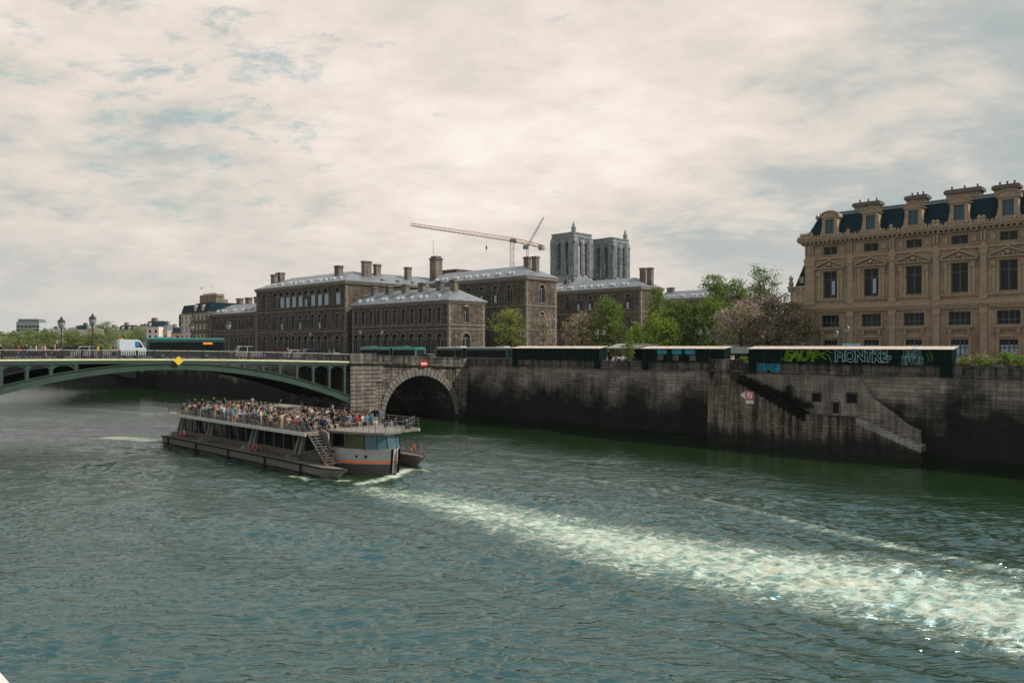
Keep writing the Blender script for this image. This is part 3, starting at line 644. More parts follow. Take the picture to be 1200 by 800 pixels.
def block(name, label, s0, s1, v0, v1, zg, ze, zr, rows, end_rows, courses, roof=True, kinds=None, ekinds=None, mat='hosp', cat='building', hx=(True, True), hatches=0, quoin=True, group=None):
    """a long stone wing: front towards the river, right hand end seen too; local origin at its near left foot"""
    r = thing(name, label, cat, L(s0, v0, 0), ANG, group); Lx, Wy = s1 - s0, v1 - v0
    b = MB(); facade(b, 0, Lx, zg, ze, rows)
    b.T = Matrix.Translation((Lx, 0, 0)) @ Matrix.Rotation(R(90), 4, 'Z'); facade(b, 0, Wy, zg, ze, end_rows)
    b.T = None; b.face([(0, Wy, zg), (0, 0, zg), (0, 0, ze), (0, Wy, ze)]); b.face([(Lx, Wy, zg), (0, Wy, zg), (0, Wy, ze), (Lx, Wy, ze)])
    b.box(.4, Lx - .4, .5, Wy - .5, zg, ze - .3, 1)
    b.build('wall', [M[mat], M['black']], r)
    b = MB()
    for zc, hh, pr in courses: b.box(-pr, Lx + pr, -pr, 0, zc, zc + hh); b.box(Lx, Lx + pr, 0, Wy + pr, zc, zc + hh)
    if quoin:
        for i in range(int((ze - zg) / .8)):
            q = .75 if i % 2 else .5; z = zg + i * .8
            b.box(Lx - q, Lx + .035, -.035, -.001, z + .02, z + .76); b.box(Lx + .001, Lx + .035, 0, q, z + .02, z + .76); b.box(-.03, q, -.035, -.001, z + .02, z + .76)
            b.box(Lx + .001, Lx + .035, Wy - q, Wy, z + .02, z + .76)
    for xs_, wd, zb, zt, ar_ in rows:
        if ar_: arch_hoods(b, xs_, wd, zt)
        for c in xs_:
            if zb > zg + 1: b.box(c - wd / 2 - .15, c + wd / 2 + .15, -.14, 0, zb - .16, zb - .002)
    b.build('stone_trim', M['hosp_trim' if mat != 'trib' else 'trib_trim'], r)
    b = MB(); b.T = Matrix.Translation((Lx, 0, 0)) @ Matrix.Rotation(R(90), 4, 'Z')
    for xs_, wd, zb, zt, ar_ in end_rows:
        if ar_: arch_hoods(b, xs_, wd, zt, .3)
        for c in xs_:
            if zb > zg + 1: b.box(c - wd / 2 - .15, c + wd / 2 + .15, -.14, 0, zb - .16, zb - .002)
    if b.f: b.build('end_trim', M['hosp_trim'], r)
    windows(r, rows, .35, kinds=kinds)
    windows(r, end_rows, .35, rot=R(90), origin=(Lx, 0), kinds=ekinds)
    if roof:
        b = MB(); hip(b, 0, Lx, 0, Wy, ze + .3, zr, hx0=hx[0], hx1=hx[1])
        if hatches: pass
        b.build('roof', M['zinc'], r)
        if hatches: roof_hatches(r, 3 if hx[0] else 0, Lx - (4 if hx[1] else 0), 0, Wy, ze + .3, zr, hatches)
    return r, Lx, Wy
# hospital: heights shared by its wings
EL, ET = 21.9, 28.5
cL = [(15.6, .25, .10), (16.5, .3, .14), (EL - .6, .3, .12), (EL - .3, .55, .3)]
cT = [(15.7, .28, .14), (21.5, .3, .16), (ET - .8, .3, .12), (ET - .5, .75, .4)]
# low front wing
v0 = 112.0; s1 = s_px(526, v0); s0 = s_px(413, v0)
up = s_list([417.5, 426, 435, 443.7, 453, 462.5, 472.8, 483, 493.3, 504, 514.7], v0, s0)
gnd = s_list([418, 426.3, 435, 444, 453.3, 463, 472.8, 482.7, 493, 503.7, 515], v0, s0)
rowsL = [(gnd, 2.1, GZ + .6, 14.8, True), (up, 1.5, 17.1, 20.6, True)]
er = [([5.2], 2.3, GZ + .5, 14.8, True), ([5.2], 1.3, 17.2, 20.3, False)]
low, Lx, Wy = block('hospital_wing', 'two storey stone wing with a pale zinc hip roof and a row of six chimneys', s0, s1, v0, v0 + 11, GZ, EL, 25.6, rowsL, er, cL, hx=(False, True), hatches=11)
for x in (443, 460.5, 480, 500, 521, 537): chimney(low, s_px(x, v0 + 6) - s0, 4.7, 23.6, 27.0, 1.7, 1.2)
b = MB(); b.T = Matrix.Translation((Lx, 0, 0)) @ Matrix.Rotation(R(90), 4, 'Z'); b.prism([(4.1, 20.75), (6.3, 20.75), (5.2, 21.35)], 'y', -.25, 0); b.build('pediment', M['hosp_trim'], low)
b = MB()
for c in up: b.box(c - .85, c - .68, -.12, 0, 17.1, 20.2)
for c in up: b.box(c + .68, c + .85, -.12, 0, 17.1, 20.2)
for x in (439, 448.5): q = s_px(x, v0) - s0; b.box(q - .14, q + .14, -.32, -.13, 16.9, 21.0)
b.build('pilasters', M['hosp_trim'], low)
# tall front block
s0 = s_px(300.5, v0); s1 = s_px(405.3, v0); s_tall = s1
xs_ = [310.2, 323, 330, 336.7, 344, 351.5, 358.7, 366.3, 374.3, 381.9, 395.6]
c_ = s_list(xs_, v0, s0)
rT = [(c_, 2.2, GZ + .6, 14.6, True), (c_, 1.75, 16.6, 20.4, True), (c_, 2.4, 22.8, 27.2, True)]
tall, Lx, Wy = block('hospital_block', 'three storey dark stone block with pale blinds in its arched top windows, behind the bridge', s0, s1, v0, v0 + 15, GZ, ET, 32.2, rT, [], cT,
    hx=(True, True), hatches=18, kinds=[['plain'], ['plain', 'plain', 'low'], ['plain', 'plain', 'blind', 'blind', 'blind', 'blind', 'low', 'blind', 'blind', 'blind', 'blind']])
chimney(tall, s_px(321.5, v0 + 5.5) - s0, 5.5, 29.6, 33.6, 1.7, 1.4); chimney(tall, s_px(328.5, v0 + 7.5) - s0, 7.5, 31, 34.3, 2.6, 1.6); chimney(tall, s_px(397, v0 + 5.6) - s0, 5.6, 30, 33.8, 2.0, 1.5)
# its side range runs back from the river
r = thing('hospital_block', 'stone side range with three big chimneys behind the low zinc roofed wing', 'building', L(s_tall - 16, v0 + 15.02, 0), ANG)
b = MB(); b.box(0, 16, 0, 13, GZ, ET); b.T = None
b.build('wall', M['hosp'], r)
b = MB(); b.box(16, 16.14, -14.9, 13, 21.5, 21.8); b.box(16, 16.4, -14.9, 13, ET - .4, ET + .1); b.build('stone_trim', M['hosp_trim'], r)
b = MB(); b.face([(16.5, -7, ET + .25), (16.5, 40, ET + .25), (8, 40, 32.1), (8, -7, 32.1)]); b.face([(-.5, 40, ET + .25), (-.5, -7, ET + .25), (8, -7, 32.1), (8, 40, 32.1)]); b.box(-.5, 16.5, .1, 40, ET + .02, ET + .248)
for i in range(6): y = -3 + i * 5.2; b.box(14.4, 15.2, y, y + .9, ET + .9, ET + 1.5)
b.build('roof', M['zinc'], r)
b = MB(); b.box(.2, 15.8, 13.01, 40, GZ, ET); b.build('rear_wall', M['hosp'], r)
for x, zt, wy, wx, dx in ((429.5, 34.7, 2.4, 1.4, 12.2), (442, 34.4, 1.6, 1.4, 10), (478, 34.2, 1.6, 1.4, 11.5)):
    # place along the ridge: find v where the sight line crosses s = s_tall - 16 + dx
    s_ = s_tall - 16 + dx; rr = (x - 600) / F; v_ = -s_ * (QX - rr * QY) / (rr * PY_ - PX_)
    chimney(r, dx, v_ - v0 - 15.02, 29.5, zt, wx, wy)
# far low wing, left of the tall block
s1 = s_px(300.2, v0); s0 = s_px(244, v0)
c_ = [1.8 + i * 2.52 for i in range(int((s1 - s0 - 1) / 2.52))]
lf, Lx, Wy = block('hospital_wing', 'low dark stone wing with patchy grey roof beyond the tall block', s0, s1, v0, v0 + 11, GZ, EL, 25.4, [(c_, 1.55, GZ + .6, 14.4, True), (c_, 1.15, 17.1, 20.3, True)], [], cL, hx=(True, False), hatches=9)
for i in range(5): chimney(lf, 7 + i * 6.0, 7.5, 24, 27.6, 2.4, 1.3)
# the wings behind the trees
def rear(label, v, x0, x1, xs_, w_end, end_c, sR=None, zt=31.9, hat=14, chs=(), name='hospital_wing', mat='hosp'):
    s1 = s_px(x1, v) if sR is None else sR; s0 = s_px(x0, v) if x0 is not None else s1 - 60
    c_ = s_list(xs_, v, s0)
    rows = [(c_, 1.5, 16.4, 20.2, True), (c_, 1.7, 22.6, 26.8, True)]
    er = [([end_c], 1.5, 16.4, 20.2, True), ([end_c], 1.9, 22.4, 26.8, True)] if end_c else []
    o, Lx, Wy = block(name, label, s0, s1, v, v + w_end, GZ, ET, zt, rows, er, cT, hx=(False, True), hatches=hat, kinds=[['plain'], ['low', 'plain', 'low']])
    for px, dy, top_, wx in chs: chimney(o, s_px(px, v + dy) - s0, dy, ET + .6, top_, wx, 1.2)
    return o
rear('tall stone hospital wing with twin chimneys at its roof end behind the pale green tree', 134.0, 505, 617, [532, 549.3, 564.5, 580.8, 596.7], 11, 5.6, chs=((618, 6, 34.1, 1.5), (627.5, 6, 34.0, 1.5)))
rear('stone hospital wing below the cathedral towers with twin chimneys at the right end', 181.0, 640, 751, [651, 665, 678.3, 691.7, 705.8, 721.2, 736.2], 11, None, chs=((753.5, 6, 34.6, 1.6), (762, 6, 34.5, 1.6), (664, 5, 32.6, 1.4)))
rear('farthest grey roofed stone wing half hidden by the tall trees', 237.0, 772, 880, [790, 802, 815], 12, None, chs=((786, 6, 33.3, 2.6),))
# big stack and low sheds on the roofs behind
r = thing('chimney_stack', 'tall square dark stone chimney stack rising behind the hospital roofs', 'chimney', L(-172, 146, 0), ANG)
s_ = s_px(511, 146); r.location = L(s_, 146, 0)
b = MB(); b.box(-1.35, 1.35, -1.3, 1.3, 25, 37.1); b.box(-1.55, 1.55, -1.5, 1.5, 37.1, 37.5); b.build('shaft', M['chim'], r); b = MB(); b.box(-1.2, 1.2, -1.1, 1.1, 37.5, 38.1); b.build('cap', M['chim'], r)
b = MB(); b.tube([(-1.3, 0, 38), (-1.3, 0, 43)], .05, 4); b.build('aerial', M['iron'], r)
r = thing('roof_house', 'dark flat topped lift housing behind the tall chimney stack', 'rooftop hut', L(s_px(522, 152), 152, 0), ANG)
b = MB(); b.box(-6, 5, 0, 6, 25, 34.4); b.box(-6.2, 5.2, -.2, 6.2, 34.4, 34.7); b.build('wall', M['rear_dark'], r)
# ---------------------------------------------------------------- court building on the right
v0 = 110.0; s0 = s_px(943.5, v0); s1 = s0 + 62
wx_ = [973, 1021, 1071, 1124.5, 1182]; wc = s_list(wx_, v0, s0); stp = (wc[4] - wc[0]) / 4
wc += [wc[4] + stp * i for i in (1, 2, 3, 4)]
rows = [(wc, 2.0, 9.9, 12.8, False), (wc, 2.5, 14.65, 16.35, False), (wc, 1.9, 18.8, 22.5, False), (wc, 1.9, 24.95, 26.05, False)]
crt = thing('court_building', 'grand tan stone building with blue slate mansard roof and carved dormers at right', 'building', L(s0, v0, 0), ANG)
Lx = s1 - s0; WyT = 16.0
b = MB(); facade(b, 0, Lx, GZ, 27, rows, .45); b.face([(0, WyT, GZ), (0, 0, GZ), (0, 0, 27), (0, WyT, 27)]); b.face([(Lx, 0, GZ), (Lx, WyT, GZ), (Lx, WyT, 27), (Lx, 0, 27)]); b.face([(Lx, WyT, GZ), (0, WyT, GZ), (0, WyT, 27), (Lx, WyT, 27)])
b.box(.5, Lx - .5, .6, WyT - .5, GZ, 26.8, 1); b.build('wall', [M['trib'], M['black']], crt)
# mouldings that run the whole front
def band(b, z0, z1, p): b.box(-p, Lx + p, -p, 0, z0, z1); b.box(-p, 0, 0, WyT, z0, z1)
b = MB(); band(b, 9.0, 9.7, .18); band(b, 17.0, 17.25, .32); band(b, 16.75, 17.0, .20); band(b, 17.25, 17.4, .42); band(b, 17.4, 17.9, .10); band(b, 18.35, 18.5, .14); band(b, 24.3, 24.55, .16); b.build('string_course', M['trib_trim'], crt)
b = MB(); band(b, 26.45, 26.62, .30); band(b, 26.85, 27.1, .75); band(b, 27.1, 27.25, .9)
x = -.4
while x < Lx: b.box(x, x + .26, -.66, -.02, 26.62, 26.85); x += .62
b.build('cornice', M['trib_trim'], crt)
# tall piers between the bays, with carved capitals
mids = [(a + c) / 2 for a, c in zip(wc, wc[1:])]
mids = [wc[0] - stp / 2 + .1] + mids
pb = MB()
pb.box(-.48, .48, -.20, 0, 17.9, 18.35); pb.box(-.36, .36, -.16, 0, 18.5, 23.5); pb.box(-.5, .5, -.26, 0, 24.05, 24.3)
pb.prism([(-.36, 23.5), (.36, 23.5), (.48, 24.05), (-.48, 24.05)], 'y', -.22, 0)
pb.box(-.52, .52, -.22, 0, 9.7, 10.3); pb.box(-.40, .40, -.16, 0, 10.3, 16.0); pb.box(-.5, .5, -.22, 0, 16.0, 16.15); pb.prism([(-.40, 16.15), (.40, 16.15), (.5, 16.75), (-.5, 16.75)], 'y', -.2, 0)
pb.box(-.34, .34, -.14, 0, 24.55, 26.45); pb.box(-.30, -.10, -.34, -.14, 25.1, 26.4); pb.box(.10, .30, -.34, -.14, 25.1, 26.4)
pm = pb.mesh('pilaster', M['trib_trim'])
for c in mids: put('pilaster', pm, crt, (c, 0, 0))
for c in (.42,): put('pilaster', pm, crt, (c, -.02, 0))
# carved window surrounds with gables
sb = MB()
sb.box(-1.30, -.98, -.14, 0, 18.52, 22.55); sb.box(.98, 1.30, -.14, 0, 18.52, 22.55); sb.box(-1.75, -1.36, -.12, 0, 18.52, 22.3); sb.box(1.36, 1.75, -.12, 0, 18.52, 22.3)
sb.box(-1.85, 1.85, -.2, 0, 22.57, 22.85); sb.box(-1.8, -1.32, -.3, -.12, 21.9, 22.56); sb.box(1.32, 1.8, -.3, -.12, 21.9, 22.56)
sb.prism([(-2.1, 22.9), (2.1, 22.9), (2.1, 23.1), (-2.1, 23.1)], 'y', -.5, 0); 
for sg in (-1, 1): sb.prism([(sg * 2.15, 23.1), (sg * 2.15, 23.28), (0, 24.25), (0, 24.02)][::sg], 'y', -.5, 0)
sb.prism([(-2.0, 23.1), (2.0, 23.1), (0, 24.0)], 'y', -.12, 0)
for x_, z_, q in ((0, 23.5, .34), (-.55, 23.3, .2), (.55, 23.3, .2), (-1.0, 23.25, .14), (1.0, 23.25, .14), (0, 24.15, .22)): sb.T = Matrix.Translation((x_, -.3, z_)); sb.lathe((0, 0, 0), [(q * .3, -q), (q * .9, -q * .5), (q, 0), (q * .8, q * .6), (q * .2, q)], 7)
sb.T = None; sm_ = sb.mesh('window_surround', M['trib_trim'])
lb = MB(); lb.box(-1.55, 1.55, -.45, 0, 14.3, 14.5); lb.box(-1.4, 1.4, -.3, 0, 14.05, 14.3); lb.box(-1.25, -.9, -.28, 0, 13.5, 14.05); lb.box(.9, 1.25, -.28, 0, 13.5, 14.05); lb.box(-1.3, 1.3, -.1, 0, 13.1, 13.45)
lb.box(-1.45, -1.28, -.1, 0, 14.5, 16.5); lb.box(1.28, 1.45, -.1, 0, 14.5, 16.5); lb.box(-1.25, -1.02, -.08, 0, 9.9, 13.0); lb.box(1.02, 1.25, -.08, 0, 9.9, 13.0)
lm_ = lb.mesh('window_ledge', M['trib_trim'])
ams = []
for q in (-1.62, 1.62):                                 # square carved panels of the attic
    ab = MB(); ab.box(q - .62, q + .62, -.07, 0, 24.85, 24.95); ab.box(q - .62, q + .62, -.07, 0, 26.1, 26.2); ab.box(q - .62, q - .52, -.07, 0, 24.95, 26.1); ab.box(q + .52, q + .62, -.07, 0, 24.95, 26.1)
    ab.box(q - .3, q + .3, -.12, 0, 25.2, 25.8); ams.append(ab.mesh('attic_panel', M['trib_trim']))
for c in wc: put('window_surround', sm_, crt, (c, 0, 0)); put('window_ledge', lm_, crt, (c, 0, 0)); put('attic_panel', ams[0], crt, (c, 0, 0)); put('attic_panel', ams[1], crt, (c, 0, 0))
def big_window(wd, h, bars, pane='pane', rail=None, curt=None):
    f = MB(); fr = .09
    f.box(-wd / 2, -wd / 2 + fr, -.08, 0, 0, h); f.box(wd / 2 - fr, wd / 2, -.08, 0, 0, h); f.box(-wd / 2 + fr, wd / 2 - fr, -.08, 0, 0, fr); f.box(-wd / 2 + fr, wd / 2 - fr, -.08, 0, h - fr, h)
    for i in range(1, bars): x = -wd / 2 + wd * i / bars; q = .07 if i * 2 == bars else .045; f.box(x - q, x + q, -.09, 0, fr, h - fr)
    for z in (rail or []): f.box(-wd / 2 + fr, wd / 2 - fr, -.075, 0, z - .05, z + .05)
    g_ = MB(); g_.face([(-wd / 2 + .02, .02, .02), (wd / 2 - .02, .02, .02), (wd / 2 - .02, .02, h - .02), (-wd / 2 + .02, .02, h - .02)], 0)
    if curt:
        for x0, x1, z0, z1 in curt: g_.face([(x0, .012, z0), (x1, .012, z0), (x1, .012, z1), (x0, .012, z1)], 1)
    return f.mesh('window', M['frame_dark']), g_.mesh('pane', [M[pane], M['blind']])
bw1 = big_window(1.9, 3.7, 2, rail=(2.6,)); bw1b = big_window(1.9, 3.7, 2, rail=(2.6,), curt=[(.05, .5, .4, 2.4)])
bw2 = big_window(2.5, 1.7, 4, rail=(.6,)); bw3 = big_window(1.9, 1.1, 2); bw4 = big_window(2.0, 2.9, 4, rail=(.9, 1.9), curt=[(-.9, .9, .1, 2.2)]); dw = big_window(1.15, 1.95, 2, pane='pane_teal')
for i, c in enumerate(wc):
    for (f, g_), z in ((bw1b if i in (0, 1) else bw1, 18.8), (bw2, 14.65), (bw3, 24.95), (bw4, 9.9)):
        wo_ = put('window', f, crt, (c, .38, z)); put('pane', g_, wo_)
# mansard roof with rolled top, dormers, cresting
b = MB(); TZ = 31.2
b.prism([(-.2, 27.26), (1.6, 30.7), (2.0, 31.0), (2.3, 31.2), (8, 32.0), (WyT - 2.3, 31.2), (WyT, 27.26)], 'x', 1.4, Lx - 1.4)
b.face([(.0, -.2, 27.26), (1.4, 1.6, 30.7), (1.4, WyT - 2, 30.7), (.0, WyT, 27.26)]); b.face([(0, -.2, 27.26), (1.4, -.2, 27.26), (1.4, 1.6, 30.7)])
b.build('roof', M['slate'], crt)
b = MB(); b.tube([(1.2, 1.55, 30.75), (Lx, 1.55, 30.75)], .16, 6); b.tube([(1.2, 2.2, 31.15), (Lx, 2.2, 31.15)], .12, 6); b.lathe((1.2, 1.6, 30.4), [(.3, 0), (.34, .3), (.1, .7)], 8); b.build('ridge_roll', M['zinc'], crt)
db = MB()                                               # dormer: cheeks, scrolls, curved or pointed hood
def dormer(pointed):
    d_ = MB()
    d_.box(-1.05, -.62, -.30, 2.0, 27.3, 30.15); d_.box(.62, 1.05, -.30, 2.0, 27.3, 30.15); d_.box(-.62, .62, -.2, .1, 27.3, 27.95); d_.box(-.62, .62, -.3, 2.2, 29.9, 30.15)
    for sg in (-1, 1): d_.prism([(sg * 1.05, 27.3), (sg * 1.5, 27.3), (sg * 1.45, 27.75), (sg * 1.2, 28.2), (sg * 1.12, 28.9), (sg * 1.05, 28.9)][::-sg], 'y', -.28, .1)
    d_.box(-1.25, 1.25, -.42, 2.0, 30.15, 30.33)
    if pointed: pr = [(-1.35, 30.33), (1.35, 30.33), (0, 31.05)]
    else: pr = [(-1.3, 30.33), (1.3, 30.33)] + [(1.3 * math.cos(math.pi * i / 10), 30.33 + .72 * math.sin(math.pi * i / 10)) for i in range(1, 10)]
    d_.prism(pr, 'y', -.35, 2.3)
    if not pointed:
        o_ = [(1.42 * math.cos(math.pi * i / 10), 30.33 + .84 * math.sin(math.pi * i / 10)) for i in range(11)]; n_ = [(1.22 * math.cos(math.pi * i / 10), 30.33 + .66 * math.sin(math.pi * i / 10)) for i in range(11)]
        for i in range(10): d_.prism([n_[i], o_[i], o_[i + 1], n_[i + 1]], 'y', -.5, -.352)
    else:
        for sg in (-1, 1): d_.prism([(sg * 1.45, 30.33), (sg * 1.45, 30.5), (0, 31.2), (0, 31.0)][::sg], 'y', -.5, -.352)
    return d_.mesh('dormer', M['trib_trim'])
dm = [dormer(False), dormer(True)]
for i, c in enumerate(wc):
    d_ = put('dormer', dm[0 if i % 2 == 0 and i != 2 else 1], crt, (c, 0, 0)); w_ = put('window', dw[0], d_, (0, -.08, 27.95)); put('pane', dw[1], w_)
b = MB(); rnd = random.Random(5)                         # lumpy carved cresting along the gutter
x = -.7
while x < Lx:
    big_ = min(abs(x - m_) for m_ in mids + [0]) < .35
    hgt = 1.05 if big_ else rnd.uniform(.42, .62); wdh = .42 if big_ else .26
    b.T = Matrix.Translation((x, -.62, 27.24)); b.lathe((0, 0, 0), [(wdh * .8, 0), (wdh, hgt * .25), (wdh * .55, hgt * .5), (wdh * .75, hgt * .7), (wdh * .2, hgt)], 7); b.T = None
    x += .47
for k_ in range(18): b.T = Matrix.Translation((-.6, -.2 + k_ * .8, 27.24)); b.lathe((0, 0, 0), [(.3, 0), (.34, .2), (.1, .55)], 7); b.T = None
b.box(-.7, Lx, -.75, -.45, 27.25, 27.42); b.build('cresting', M['trib_trim'], crt)
for px, wdt, zt in ((1014, 3.3, 32.9), (1072, 2.4, 33.3), (1127, 4.0, 33.3), (1177, 2.6, 33.2)):
    c = s_px(px + 3, v0 + 4) - s0; zt = z_px(px, {1014: 233, 1072: 225, 1127: 217, 1177: 212}[px], v0 + 4) - .55
    b = MB(); b.box(c - wdt / 2, c + wdt / 2, 3.4, 5.0, 30.4, zt - .55); ch = b.build('chimney', M['trib'], crt)
    b = MB(); b.box(c - wdt / 2 - .25, c + wdt / 2 + .25, 3.15, 5.25, zt - .55, zt - .15); b.box(c - wdt / 2 - .1, c + wdt / 2 + .1, 3.3, 5.1, zt - .15, zt); b.build('chimney_cap', M['rear_dark'], ch)
    b = MB()
    for q in (0, 1, 2): b.lathe((c - wdt / 2 + .5 + q * (wdt - 1) / 2, 4.2, zt), [(.13, 0), (.1, .4), (.14, .5)], 6)
    b.build('chimney_pots', M['iron'], ch)
# slate turret of the palace further back
vt = 150.0; r = thing('palace_turret', 'pale stone pavilion with a steep blue slate roof peeking out left of the tan building', 'tower', L(s_px(944, vt), vt, 0), ANG)
zt = z_px(944, 305, vt); zb = z_px(944, 335, vt)
b = MB(); b.box(-3.1, 3.6, 0, 7, GZ, zb - 1.2); b.box(-3.3, 3.8, -.2, 7.2, zb - 1.2, zb - .3); b.box(-3.6, 4.1, -.5, 7.5, zb - .3, zb); b.build('wall', M['hosp_far'], r)
b = MB()
for i in range(12): b.box(-3.4 + i * .6, -3.1 + i * .6, -.45, -.2, zb - .9, zb - .32)
b.lathe((-3.0, .1, zb), [(.4, 0), (.55, .6), (.3, 1.2), (.5, 1.6), (.15, 2.2)], 8); b.build('cornice', M['hosp_far'], r)
b = MB(); b.prism([(-2.4, zb), (3.4, zb), (2.0, zt), (-.2, zt)], 'y', .6, 6.4); b.build('roof', M['slate'], r)
b = MB(); b.box(-1.4, -.6, .35, .65, zb + .6, zb + 1.9); b.build('dormer', M['hosp_far'], r)
b = MB(); b.box(-.3, 2.1, 3, 3.1, zt, zt + .3)
for i in range(4): b.box(-.3 + i * .7, -.2 + i * .7, 3, 3.1, zt + .3, zt + .8)
b.build('cresting', M['iron'], r)
# ---------------------------------------------------------------- cathedral towers
M['nd'] = stone('hazed_cathedral_stone', (.29, .325, .355), (.25, .28, .305), (.17, .185, .20), 1.0, .5, .01, streak=.45, bump=.2)  # distance haze is mixed into this stone colour, paler and bluer
M['nd_roof'] = plain('lead_roof', (.16, .19, .21), .6)
def nd_tower(label, xc, Yc, sz, ytop, ybase, spike, sp_side):
    P = Vector(((xc - 600) / F * Yc, Yc, 0)); zt = H + (HZ - ytop) * Yc / F; zb = H + (HZ - ybase) * Yc / F
    r = thing('cathedral_tower', label, 'tower', P, ANG + R(1))
    h2 = sz / 2; b = MB(); Hh = zt - zb
    b.box(-h2 * .30, h2 * .30, -h2 * .98, -h2 * .98 + .3, GZ, zb)  # shallow panel below
    b.box(-h2, h2, -h2, h2, GZ, zb)
    b.build('lower_stage', M['nd'], r)
    for rot in range(4):                                 # four open faces: two tall lancets between piers
        b = MB(); b.T = Matrix.Rotation(R(90 * rot), 4, 'Z')
        T0 = b.T @ Matrix.Translation((0, -h2 + .45, 0)); b.T = T0
        lw = sz * .155; xsL = [-sz * .165, sz * .165]
        if rot > 1: lw = sz * .20; xsL = [-sz * .235, 0, sz * .235]
        facade(b, -h2 + sz * .10, h2 - sz * .10, zb, zt - Hh * .13, [(xsL, lw, zb + Hh * .03, zb + Hh * .78, True)], .6)
        b.T = T0 @ Matrix.Translation((0, .6, 0)) @ Matrix.Diagonal((-1, 1, 1, 1)); facade(b, -h2 + sz * .10, h2 - sz * .10, zb, zt - Hh * .13, [(xsL, lw, zb + Hh * .03, zb + Hh * .78, True)], .05)
        b.T = T0
        for c in xsL:                                    # moulded ribs beside each lancet and a pointed gable over it
            for q in (-1, 1):
                for k_ in (0, 1): b.box(c + q * (lw / 2 + .25 + k_ * .55) - .14, c + q * (lw / 2 + .25 + k_ * .55) + .14, -.35 - .12 * k_, 0, zb + .5, zb + Hh * .72)
                zc = zb + Hh * .72; b.prism([(c + q * (lw / 2 + .9), zc), (c + q * (lw / 2 + .5), zc), (c, zc + Hh * .115), (c, zc + Hh * .145)][::q], 'y', -.5, 0)
        b.box(-.55, .55, -.55, 0, zb, zb + Hh * .8); b.box(-.22, .22, -.8, -.55, zb, zb + Hh * .74)
        b.box(-h2 + .2, h2 - .2, -.35, .4, zt - Hh * .13, zt - Hh * .11)
        b.build('belfry_face', M['nd'], r)
        b = MB(); b.T = Matrix.Rotation(R(90 * rot), 4, 'Z') @ Matrix.Translation((0, -h2 + .45, 0))
        for c in (xsL if rot < 2 else []):               # slanting sound louvres, open between, half way in
            nz = 6; zz0, zz1 = zb + Hh * .05, zb + Hh * .74
            for i in range(nz): z_ = zz0 + (zz1 - zz0) * (i + .5) / nz; b.prism([(.15, z_ - .6), (.25, z_ - .7), (.95, z_ + .15), (.85, z_ + .25)], 'x', c - lw / 2, c + lw * .08)
        if b.f: b.build('louvres', M['frame_dark'], r)
    b = MB()
    for sx in (-1, 1):
        for sy in (-1, 1):                               # corner buttresses with ribs and pinnacles
            cx, cy = sx * (h2 - sz * .09), sy * (h2 - sz * .09); q = sz * .115
            b.box(cx - q, cx + q, cy - q, cy + q, zb, zt - Hh * .13)
            for k_ in (-.6, 0, .6): b.box(cx + k_ * q - .16, cx + k_ * q + .16, cy - q - .25, cy + q + .25, zb, zt - Hh * .2); b.box(cx - q - .25, cx + q + .25, cy + k_ * q - .16, cy + k_ * q + .16, zb, zt - Hh * .2)
            for k_ in range(3): b.lathe((cx + sx * q * .8, cy + sy * q * .8, zb + Hh * (.74 - .0 * k_)), [(.7, 0), (.9, .8), (.5, 1.6), (.12, 3.6)], 6)
    b.build('corner_buttresses', M['nd'], r)
    b = MB(); b.box(-h2 + .3, h2 - .3, -h2 + .3, h2 - .3, zt - Hh * .11, zt - Hh * .035); b.box(-h2 - .15, h2 + .15, -h2 - .15, h2 + .15, zt - Hh * .105, zt - Hh * .08)
    b.box(-h2 - .05, h2 + .05, -h2 - .05, h2 + .05, zt - Hh * .035, zt - Hh * .02)
    for sg in (-1, 1):
        b.box(-h2, h2, sg * h2 - .15, sg * h2 + .15, zt - .3, zt); b.box(sg * h2 - .15, sg * h2 + .15, -h2, h2, zt - .3, zt)
        k_ = -h2
        while k_ < h2: b.box(k_, k_ + .3, sg * h2 - .1, sg * h2 + .1, zt - Hh * .02, zt - .3); b.box(sg * h2 - .1, sg * h2 + .1, k_, k_ + .3, zt - Hh * .02, zt - .3); k_ += .75
    b.build('parapet', M['nd'], r)
    b = MB(); b.face([(-h2 + .6, -h2 + .6, zt - .2), (h2 - .6, -h2 + .6, zt - .2), (0, 0, zt + 1.9)]); b.face([(h2 - .6, -h2 + .6, zt - .2), (h2 - .6, h2 - .6, zt - .2), (0, 0, zt + 1.9)]); b.face([(h2 - .6, h2 - .6, zt - .2), (-h2 + .6, h2 - .6, zt - .2), (0, 0, zt + 1.9)]); b.face([(-h2 + .6, h2 - .6, zt - .2), (-h2 + .6, -h2 + .6, zt - .2), (0, 0, zt + 1.9)])
    b.build('roof', M['nd_roof'], r)
    b = MB(); b.lathe((sp_side[0] * h2 * .8, sp_side[1] * h2 * .8, zt - .5), [(1.3, 0), (1.3, 2.8), (1.6, 3.0), (.9, 4.2), (.15, 6.8)], 8); b.build('stair_turret', M['nd'], r)
    return r
nd_tower('left one of the two grey cathedral towers, with a turret over its near corner', 670, 455, 17.2, 275, 325, True, (1, -1))
nd_tower('right of the two grey cathedral towers, with a slim turret at its right corner', 715, 474, 16.6, 281, 328, True, (1, 1))
P0 = Vector(((692 - 600) / F * 470, 470, 0)); r = thing('cathedral_gallery', 'lower stone gallery joining the two cathedral towers above the hospital roof', 'church', P0, ANG + R(1))
b = MB(); zg_ = H + 75 * 460 / F; b.box(-8, 8, -30, 30, GZ, zg_); 
for i in range(40): b.box(8, 8.3, -30 + i * 1.5, -29.2 + i * 1.5, zg_ - 4, zg_ - .6)
b.box(-8.3, 8.5, -30.3, 30.3, zg_, zg_ + .5); b.build('wall', M['nd'], r)
